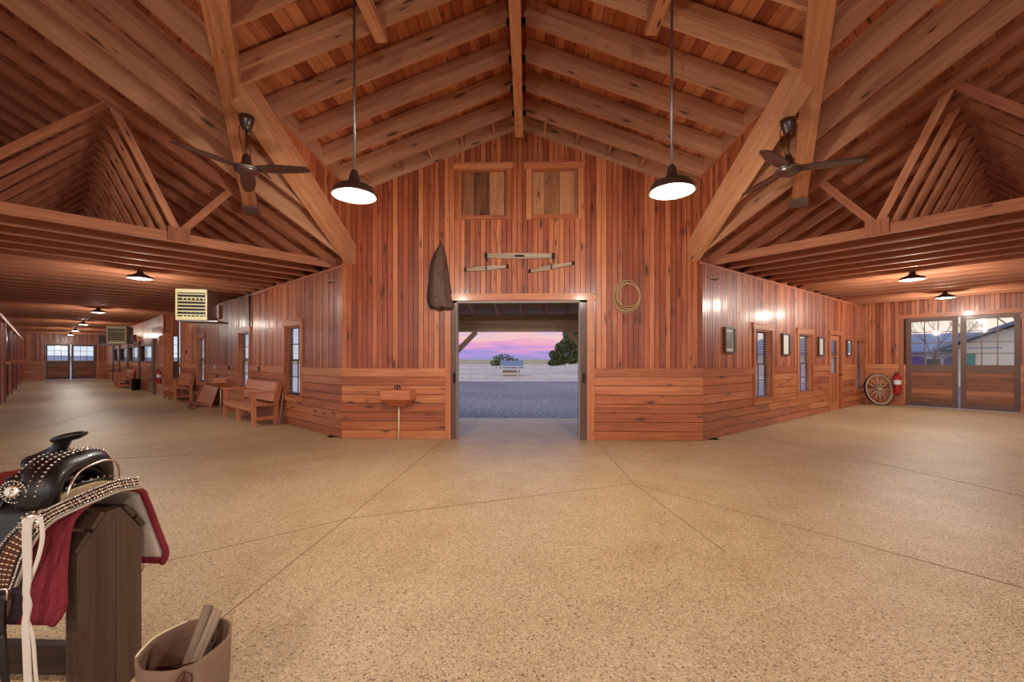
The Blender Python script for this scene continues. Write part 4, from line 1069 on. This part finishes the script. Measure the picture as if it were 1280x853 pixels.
for t in (-3.1,-.95,-5.6): m.box(PX,t-.3,t+.3,19.95,20.02,.9,1.45)
m.build('house_window', M['black'], r)
r = empty('teal_shutter_house', PX(4,17,0), 0, 'cream gabled house with teal shutter seen through the right barn door', 'building')
m = MB(); m.box(PX,.55,9,15,24,-.05,2.15); c = [PX(t,d,z) for d in (15,24) for t, z in ((.55,2.15),(4.8,2.15),(4.8,4.2),(4.79,4.2))]
m.poly([PX(.55,15,2.15),PX(9,15,2.15),PX(4.8,15,4.1)]); m.build('house_wall', M['cream2'], r)
m = MB()
for ta, tb in ((-.3,4.8),(9.9,4.8)):
    za = 1.9
    c = [PX(t,d,z) for d in (14.4,24.4) for t, z in ((ta,za),(tb,4.15),(ta,za+.16),(tb,4.31))]; m.hexa(c,(10,5,.16))
m.build('house_roof', M['bluer'], r)
m = MB(); m.box(PX,.85,1.25,14.9,15.0,.95,1.75); m.build('teal_shutter', M['teal'], r)
m = MB(); m.box(PX,.3,2.2,14.2,14.26,1.98,2.04); m.build('porch_lintel', M['bluer'], r)
def bare_tree(base, h, label, seed, name='bare_tree'):
    rnd = random.Random(seed); r = empty(name, base, 0, label, 'tree'); m = MB()
    def grow(p, d, L, rad, k):
        q = p+d*L; m.tube([p, p+d*L*.5+Vector((rnd.uniform(-1,1),rnd.uniform(-1,1),0))*L*.05, q], [rad, rad*.8, rad*.65], 5 if k else 8)
        if k >= 5: return
        for _ in range(3):
            nd = (d+Vector((rnd.uniform(-1,1),rnd.uniform(-1,1),rnd.uniform(-.3,.7)))*.75).normalized(); grow(q, nd, L*.7, rad*.58, k+1)
    grow(Vector(base), Vector((0,0,1)), h*.34, .012*h, 0); m.build('branches', M['bark'], r); return r, m
bare_tree(PX(-.6,17.5,-.03), 4.4, 'leafless tree in front of the purple-doored house', 4)
bare_tree(PX(2.5,36,-.03), 9.5, 'leafless tree behind the cream house roof', 9)
# low hill beyond the left doors
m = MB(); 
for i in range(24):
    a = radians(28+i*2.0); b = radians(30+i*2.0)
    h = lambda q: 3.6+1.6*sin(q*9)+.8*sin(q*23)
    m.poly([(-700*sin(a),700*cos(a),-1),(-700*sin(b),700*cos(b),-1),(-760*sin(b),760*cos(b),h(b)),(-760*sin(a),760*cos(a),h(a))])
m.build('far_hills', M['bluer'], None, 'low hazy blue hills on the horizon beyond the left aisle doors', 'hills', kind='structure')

# ------------------------------------------------------------------ saddle rack, saddle and bucket in the foreground
r = empty('saddle_rack', (-1.9,1.77,0), 0, 'dark wooden saddle rack with pointed end board carrying the black saddle', 'saddle rack')
def prism(m, out, x0, x1, tone=.5):
    n = len(out)
    m.poly([(x1,y,z) for y,z in out], [(z,y) for y,z in out], tone); m.poly([(x0,y,z) for y,z in out][::-1], [(z,y) for y,z in out][::-1], tone)
    for i in range(n):
        a, b = out[i], out[(i+1)%n]; m.poly([(x0,*a),(x1,*a),(x1,*b),(x0,*b)], [(0,i),(x1-x0,i),(x1-x0,i+.3),(0,i+.3)], tone)
m = MB(); prism(m, [(1.605,0),(1.764,0),(1.764,.80),(1.725,.80),(1.605,.665)], -1.70, -1.655, .55); m.build('end_board', M['stand'], r)
m = MB(); prism(m, [(1.766,0),(1.885,0),(1.885,.665),(1.785,.80),(1.766,.80)], -1.70, -1.655, .75); m.build('end_board', M['stand'], r)
m = MB(); prism(m, [(1.605,0),(1.885,0),(1.885,.665),(1.785,.80),(1.725,.80),(1.605,.665)], -2.72, -2.68, .5); m.build('rear_board', M['stand'], r)
for a, b in (((1.607,.675),(1.66,.735)),((1.668,.745),(1.715,.797)),((1.795,.792),(1.84,.732)),((1.85,.72),(1.885,.672))):
    m = MB(); dy, dz = b[0]-a[0], b[1]-a[1]; L = hypot(dy,dz); ny, nz = -dz/L*.02, dy/L*.02
    if nz < 0: ny, nz = -ny, -nz
    prism(m, [(a[0],a[1]),(b[0],b[1]),(b[0]+ny,b[1]+nz),(a[0]+ny,a[1]+nz)], -2.74, -1.652, random.random()); m.build('top_slat', M['stand'], r)
m = MB(); m.box(lambda t,d,z:(t,d,z), -2.68,-1.70,1.73,1.77,.12,.22); m.build('stretcher', M['stand'], r)
m = MB(); m.box(lambda t,d,z:(t,d,z), -2.72,-1.66,1.59,1.64,.0,.045); m.box(lambda t,d,z:(t,d,z), -2.72,-1.66,1.85,1.9,.0,.045); m.build('foot_rail', M['stand'], r)
m = MB(); m.tube([(-1.67,1.885,.50),(-1.665,1.905,.49),(-1.665,1.908,.47),(-1.67,1.89,.45)], .004, 6); m.build('tie_ring', M['silver'], r)

def cross(w, ztop, zbot, spread):
    """drape cross-section: t in [-1,1], near side negative; returns y,z and outward normal"""
    def fn(t):
        s = -1 if t < 0 else 1; a = abs(t)
        if a < .3:
            q = a/.3*(pi/2)*.55; y = sin(q)/sin(pi/2*.55)*w; z = ztop-(1-cos(q))*w*.85
        else:
            q = (a-.3)/.7; y0, z0 = w, ztop-(1-cos(pi/2*.55))*w*.85
            y = y0+(spread-y0)*(q**.65); z = z0+(zbot-z0)*q
        return 1.745+s*y, z
    return fn
cb = cross(.135,.868,.455,.225)
def drape(cfn, xf, x1, off=0):
    def fn(a, b):
        t = b*2-1; y, z = cfn(t); e = .01; y1, z1 = cfn(min(1,t+e)); y0, z0 = cfn(max(-1,t-e))
        tv = Vector((0,y1-y0,z1-z0)).normalized(); n = Vector((1,0,0)).cross(tv)
        if n.z < 0 and abs(t) < .5: n = -n
        if abs(t) >= .5 and n.y*t < 0: n = -n
        x = xf(t)+(x1-xf(t))*a
        return Vector((x,y,z))+n*off, n
    return fn
def bl_xf(t): return -1.672+.095*max(0,(abs(t)-.35)/.65)**1.2+.02*cos(t*3)-.05*max(0,(abs(t)-.85)/.15)**2
fb = drape(cb, bl_xf, -2.75)
def blanket(off, th, name, mat, par, x1=None, tr=(0,1)):
    m = MB()
    f = drape(cb, (lambda t: bl_xf(t)-(.0 if x1 is None else x1)), -2.75, off)
    fn = lambda a, b: f(a, tr[0]+(tr[1]-tr[0])*b)
    m.sheet(fn, 26, 44, th)
    # uv: distance back, drape position
    m.uv = [[(u*1.06, (v-.5)) for u, v in q] for q in m.uv]
    return m.build(name, mat, par, **({} if par else {}))
r = empty('saddle_blanket', (-2.1,1.77,.45), 0, 'woven red and grey saddle blanket draped over the rack under the saddle', 'blanket')
o = blanket(.014, .012, 'wool_blanket', M['blanket'], r)
blanket(.001, .010, 'felt_lining', M['felt'], r, .012, (.04,.96))
m = MB(); pts = []
for i in range(45):
    p, n = fb(0, i/44); pts.append(p+n*.012+Vector((.004,0,0)))
m.tube(pts, .013, 8); m.build('blanket_binding', M['redwool'], r)
# leather wear patch at the blanket's lower edge
def patch(a, b):
    p, n = drape(cb, bl_xf, -2.75, .024)(.16+a*.22, .0+b*.10); return p, n
m = MB(); m.sheet(patch, 8, 4, .006); m.build('wear_leather', M['leather'], r)

# saddle
S = empty('western_saddle', (-2.1,1.77,.85), 0, 'black tooled western saddle with silver trim on the wooden rack', 'saddle')
cs = cross(.145,.895,.62,.215)
def sk_xf(t): return -1.735-.05*abs(t)
m = MB(); f = drape(cs, sk_xf, -2.75, .004); m.sheet(lambda a,b: f(a, .16+.68*b), 24, 30, .028, 1, 1); m.build('fleece_lining', M['fleece'], S)
m = MB(); f = drape(cs, lambda t: sk_xf(t)-.02-.03*abs(t), -2.75, .024); m.sheet(lambda a,b: f(a, .15+.70*b), 24, 30, .009); m.build('saddle_skirt', M['blackl'], S)
# fork: an arch with bulging swells, swept across the horse
path = [(-1.755,1.60,.865),(-1.75,1.60,.92),(-1.755,1.625,.97),(-1.765,1.67,.998),(-1.775,1.73,1.008),(-1.785,1.79,1.008),(-1.79,1.835,.99),(-1.80,1.865,.945),(-1.805,1.87,.885)]
def smooth(p, n=4):
    p = [Vector(q) for q in p]; out = []
    for i in range(len(p)-1):
        a, b, c, d = p[max(i-1,0)], p[i], p[i+1], p[min(i+2,len(p)-1)]
        for k in range(n):
            t = k/n; out.append(.5*((2*b)+(c-a)*t+(2*a-5*b+4*c-d)*t*t+(3*b-a-3*c+d)*t**3))
    out.append(p[-1]); return out
pp = smooth(path)
m = MB()
nseg = 14; rings = []
for i, c in enumerate(pp):
    f = i/(len(pp)-1); q = c-Vector((0,1.735,.86)); q.x = 0; q = q.normalized()
    sw = .030+.022*sin(pi*f)**.5*0 + .018*(abs(cos(pi*f)))   # radial half thickness
    ln = .075+.02*sin(pi*f)                                   # half length along x
    rings.append([c+Vector((-ln*.75,0,0))+Vector((1,0,0))*ln*cos(2*pi*k/nseg)+q*(sw+.012*(f*(1-f)*4))*sin(2*pi*k/nseg) for k in range(nseg)])
for i in range(len(rings)-1):
    for k in range(nseg): m.poly([rings[i][k],rings[i][(k+1)%nseg],rings[i+1][(k+1)%nseg],rings[i+1][k]], [(i*.02,k*.02)]*4, .5, True)
m.poly(rings[0]); m.poly(rings[-1][::-1])
# swell bulges behind the arch
Mx = Matrix.Rotation(radians(12),3,'Y')
m.ball((-1.86,1.61,.925), .085, (1.2,.7,.85), seg=18, M=Mx); m.ball((-1.84,1.845,.975), .07, (.8,.75,.75), seg=18, M=Mx)
m.ball((-1.90,1.73,.955), .10, (1.1,1.0,.42), seg=18, M=Mx)
m.build('saddle_fork', M['blackl'], S)
m = MB(); m.tube([p+Vector((.062-.0,0,0))+((p-Vector((p.x,1.735,.86))).normalized()*-.004) for p in pp], .0045, 6); m.build('gullet_binding', M['silver'], S)
m = MB(); m.sheet(lambda a,b: (Vector((-1.78-.12*a, 1.735-.115*cos(pi*b), .86+.12*sin(pi*b))), Vector((0,-cos(pi*b),sin(pi*b)))), 4, 14, .008); m.build('gullet_lining', M['black'], S)
# horn
m = MB(); m.tube(smooth([(-1.96,1.74,.985),(-1.925,1.74,1.02),(-1.89,1.74,1.055),(-1.872,1.74,1.085),(-1.868,1.74,1.10)],3), [.07,.062,.054,.046,.04,.035,.031,.028,.026,.026,.027,.029,.031], 14); 
Mh = Matrix.Rotation(radians(-14),3,'Y')
m.lathe([(0,-.016),(.03,-.014),(.052,-.006),(.058,.004),(.05,.012),(.03,.016),(0,.017)], (-1.838,1.74,1.113), M=Mh@Matrix.Diagonal(Vector((1.25,.85,1.05))), seg=22)
m.build('saddle_horn', M['blackl'], S)
# seat and jockeys sweeping back to a red seat
def seat(a, b):
    x = -1.95-.75*a; t = b*2-1; w = .15+.05*a
    z = .985-.075*sin(min(1,a*1.5)*pi*.5)+.17*max(0,a-.45)**1.5*2.4
    return Vector((x,1.77+t*w, z-.10*abs(t)**2.2)), Vector((0,t*.6,1)).normalized()
m = MB(); m.sheet(seat, 22, 16, .03); m.build('saddle_seat', M['redl'], S)
def jockey(sgn):
    def fn(a, b):
        x = -1.92-.5*a; y0 = .17+.075*b; z = .90-.20*b+.02*sin(a*9)*b
        return Vector((x-.04*b,1.77+sgn*(y0+.012), z)), Vector((0,sgn,.35)).normalized()
    return fn
for sgn in (-1,1):
    m = MB(); m.sheet(jockey(sgn), 12, 8, .012); m.build('front_jockey', M['blackl'], S)
def fender(a, b):
    x = -2.0-.17*a-.03*b; return Vector((x,1.49-.012*sin(pi*a)+.0*b, .84-.42*b)), Vector((0,-1,.1)).normalized()
m = MB(); m.sheet(fender, 8, 12, .012, .3, .5); m.build('fender', M['basket'], S)
# cantle at the back, out of frame to the left
m = MB(); m.tube(smooth([(-2.62,1.56,.98),(-2.68,1.62,1.07),(-2.70,1.77,1.12),(-2.68,1.92,1.07),(-2.62,1.98,.98)],4), .022, 8, flat=1.6); m.build('cantle_roll', M['blackl'], S)
# silver studs and conchos
def concho(c, n, rad, par, name='silver_concho'):
    m = MB(); n = Vector(n).normalized(); a = n.cross(Vector((0,0,1))).normalized(); b = a.cross(n); Mx = Matrix((a,b,n)).transposed()
    m.lathe([(rad*.3,.004),(rad*.75,.007),(rad,.002),(rad,-.004),(0,-.004)], c, M=Mx, seg=20); m.lathe([(0,.009),(rad*.22,.008),(rad*.3,.004)], c, M=Mx, seg=12)
    for k in range(12): m.ball(Vector(c)+a*cos(k*pi/6)*rad*1.12+b*sin(k*pi/6)*rad*1.12, rad*.15, seg=6)
    return m.build(name, M['silver'], par)
concho((-1.85,1.548,.94), (.25,-1,.3), .026, S)
concho((-1.945,1.525,.895), (.1,-1,.2), .02, S)
m = MB()
rnd = random.Random(2)
for i in range(3, len(pp)-3):
    for dx, r_ in ((.0,.006),(-.035,.005),(-.07,.005),(.035,.005)):
        p = pp[i]; q = (p-Vector((p.x,1.735,.86))).normalized(); m.ball(p+q*.046+Vector((-.05+dx,0,0)), r_, seg=6)
for i in range(26):
    a = i/26*2*pi; m.ball((-1.855+.052*cos(a)*1.0,1.556,.935+.042*sin(a)), .0046, seg=6)
for i in range(24):
    u = i/24; p, n = drape(cs, sk_xf, -2.75, .03)(0.012, .2+.6*u); m.ball(p+n*.008, .0045, seg=6)
m.build('silver_studs', M['silver'], S)

# breast collar
B = empty('breast_collar', (-1.7,1.5,.6), 0, 'black basket-weave breast collar with silver lacing hanging over the blanket front', 'breast collar')
bp = smooth([(-1.585,1.80,.905),(-1.60,1.72,.915),(-1.615,1.65,.905),(-1.64,1.575,.885),(-1.665,1.525,.865),(-1.69,1.495,.84),(-1.725,1.475,.79),(-1.755,1.468,.73),(-1.772,1.465,.67),(-1.778,1.465,.615)], 4)
def ribbon(path, wfn, nfn, th, name, mat, par, usc=1):
    m = MB(); n = len(path)-1
    def fn(a, b):
        i = min(int(round(a*n)), n); p = path[i]; t = (path[min(i+1,n)]-path[max(i-1,0)]).normalized(); nn = Vector(nfn(a)).normalized(); sd = t.cross(nn).normalized(); w = wfn(a)
        return p+sd*(b-.5)*w, nn
    m.sheet(fn, n, 8, th, n*.02*usc, .12); return m.build(name, mat, par)
cn = lambda a: (.75-.6*a, -1.0, .75*(1-a)**.7+.06)
cw = lambda a: .045 if a < .45 else .045+.045*min(1,(a-.45)/.3) if a < .88 else .09-.03*(a-.88)/.12
ribbon(bp, cw, cn, .01, 'collar_strap', M['basket'], B)
bl = [p-Vector(cn(i/(len(bp)-1))).normalized()*.008 for i, p in enumerate(bp)]
ribbon(bl, lambda a: cw(a)+.012, cn, .012, 'collar_backing', M['felt'], B)
m = MB()
for i in range(0, len(bp)):
    a = i/(len(bp)-1); t = (bp[min(i+1,len(bp)-1)]-bp[max(i-1,0)]).normalized(); nn = Vector(cn(a)).normalized(); sd = t.cross(nn).normalized()
    for s in (-1,1):
        for h in (0,.5):
            j = min(i+1,len(bp)-1); p = bp[i]*(1-h)+bp[j]*h; m.ball(p+sd*s*cw(a)*.44+nn*.006, .0042, seg=6)
            if a < .62: m.ball(p+sd*s*cw(a)*.15+nn*.006, .0045, seg=6)
m.build('silver_lacing', M['silver'], B)
concho(bp[20]+Vector((0,-.012,.012)), (.5,-1,.3), .03, B)
m = MB(); m.tube([(-1.805,1.458,.615),(-1.752,1.458,.615),(-1.752,1.458,.578),(-1.805,1.458,.578),(-1.805,1.458,.615)], .005, 6); m.build('buckle_ring', M['silver'], B)
tie = [(-1.775,1.455,.60),(-1.776,1.45,.52),(-1.772,1.45,.43),(-1.765,1.45,.36),(-1.762,1.45,.30)]
ribbon(smooth(tie,3), lambda a: .04, lambda a: (.2,-1,0), .008, 'tie_down_strap', M['blackl'], B)
tie = [(-1.765,1.45,.46),(-1.748,1.44,.38),(-1.735,1.44,.28),(-1.722,1.44,.16),(-1.72,1.44,.08)]
ribbon(smooth(tie,3), lambda a: .022, lambda a: (.2,-1,0), .006, 'tie_down_strap', M['blackl'], B)
tie = [(-1.815,1.455,.5),(-1.82,1.45,.42),(-1.815,1.45,.33)]
ribbon(smooth(tie,3), lambda a: .03, lambda a: (.2,-1,0), .008, 'tie_down_strap', M['blackl'], B)
m = MB()
for z in (.37,.34): m.tube([(-1.782,1.443,z),(-1.748,1.443,z),(-1.748,1.443,z-.02),(-1.782,1.443,z-.02),(-1.782,1.443,z)], .004, 6)
m.build('strap_buckle', M['silver'], B)
# white latigo strings
L = empty('latigo_strings', (-1.69,1.46,.4), 0, 'long white leather strings hanging from the silver concho on the collar', 'strings')
w1 = smooth([(-1.685,1.478,.87),(-1.683,1.462,.84),(-1.683,1.462,.75),(-1.677,1.458,.66),(-1.678,1.455,.60),(-1.668,1.455,.56),(-1.680,1.455,.50),(-1.676,1.455,.40),(-1.672,1.455,.30),(-1.668,1.455,.24)], 3)
ribbon(w1, lambda a: .026-.006*a, lambda a: (.3+.3*sin(a*9),-1,0), .004, 'white_string', M['strap'], L)
w2 = smooth([(-1.68,1.48,.87),(-1.655,1.48,.86),(-1.64,1.475,.80),(-1.652,1.47,.72),(-1.672,1.468,.66),(-1.69,1.465,.60),(-1.688,1.46,.53),(-1.66,1.46,.45),(-1.65,1.46,.33),(-1.638,1.46,.22)], 3)
ribbon(w2, lambda a: .014-.005*a, lambda a: (.3,-1,0), .004, 'white_string', M['strap'], L)

# bucket with wood offcuts
bc = Vector((-1.205,1.60,0)); BH = .335
r = empty('old_bucket', bc, 0, 'battered brown hide bucket with folded seam on the floor beside the rack', 'bucket')
def rimr(a, z):
    base = .128+.022*z/BH
    d = (a-(-.9)+pi) % (2*pi)-pi
    notch = .05*exp(-(d/.16)**2)
    return base*(1+.05*cos(2*a+.6)) - notch*(.4+.6*z/BH)
def rimz(a, z):
    d = (a-(-.9)+pi) % (2*pi)-pi
    return z*(1+.045*cos(a-.9)-.10*exp(-(d/.2)**2))
def bk(off):
    def fn(u, v):
        a = u*2*pi-.9; z = BH*v; R = rimr(a, z)+off+.002*sin(a*9+z*20); return bc+Vector((R*cos(a),R*sin(a),rimz(a,z)+.004)), Vector((cos(a),sin(a),0))
    return fn
m = MB(); m.sheet(bk(0), 72, 14, .007, 3, 1); m.build('bucket_wall', M['hide'], r)
m = MB(); m.sheet(bk(-.006), 72, 14, .003, 3, 1); m.build('bucket_inner_wall', M['hidein'], r)
m = MB(); m.lathe([(0,.01),(.135,.01),(.135,.03),(0,.03)], bc); m.build('bucket_bottom', M['hidein'], r)
m = MB(); pts = [bk(.0)(i/60,1)[0] for i in range(30,44)]; m.tube(pts, .0045, 8); m.build('rim_wire', M['cream'], r)
def seam(u, v):
    a = -.9+(u-.5)*.26; z = .02+.27*v; R = .125+.018*v-.035*(1-abs(u-.5)*2)*v; return bc+Vector((R*cos(a),R*sin(a),z)), Vector((cos(a),sin(a),0))
m = MB(); m.sheet(seam, 8, 10, .005); m.build('folded_seam', M['hidein'], r)
sticks = [((-1.235,1.53,.05),(-1.205,1.72,.415),.036,.013,'longer light wood strip on the left leaning in the bucket','old'),
          ((-1.21,1.52,.05),(-1.155,1.705,.405),.036,.014,'light wood strip on the right leaning in the bucket','old'),
          ((-1.26,1.60,.22),(-1.14,1.60,.25),.03,.03,'short dark block wedged across inside the bucket','stand'),
          ((-1.19,1.56,.04),(-1.15,1.66,.30),.03,.012,'dark narrow strip behind the light strips in bucket','stand')]
for a, b, w, h, lab, mt in sticks:
    m = MB(); m.beam(a, b, w, h, up=(0,-.7,.7)); m.build('wood_offcut', M[mt], label=lab, cat='wood strip')

GROUPS = {'roof_rafter': 'sloping roof rafters', 'framed_picture': 'framed pictures on the right wall', 'wooden_bench': 'wooden benches along the left aisle', 'stall_front': 'horse stall fronts',
          'unit_heater': 'hanging unit heaters', 'ceiling_fan': 'ceiling fans', 'pendant_lamp': 'pendant lamps on rods', 'ceiling_lamp': 'shaded aisle lamps', 'fence_panel': 'white fence sections',
          'porch_rafter': 'porch rafters', 'porch_post': 'porch posts', 'knee_brace': 'porch braces', 'water_box': 'wooden drinking boxes', 'loft_hatch': 'loft hatches', 'hip_beam': 'sloping timbers',
          'valley_beam': 'valley timbers', 'singletree': 'singletree bars', 'wood_offcut': 'wood strips in the bucket', 'outlet_box': 'outlet boxes', 'fire_extinguisher': 'fire extinguishers',
          'rake_rafter': 'rake boards', 'sister_rafter': 'sister boards', 'ceiling_nailer': 'short flat ceiling timbers', 'gusset_block': 'truss blocks', 'bare_tree': 'leafless trees'}
for o in bpy.data.objects:
    if o.parent is None and o.get('label') and not o.get('kind'):
        k = o.name.split('.')[0]
        if k in GROUPS: o['group'] = GROUPS[k]
        if k == 'roof_truss': o['group'] = 'roof trusses of the %s aisle' % ('left' if 'left' in o['label'] else 'right')
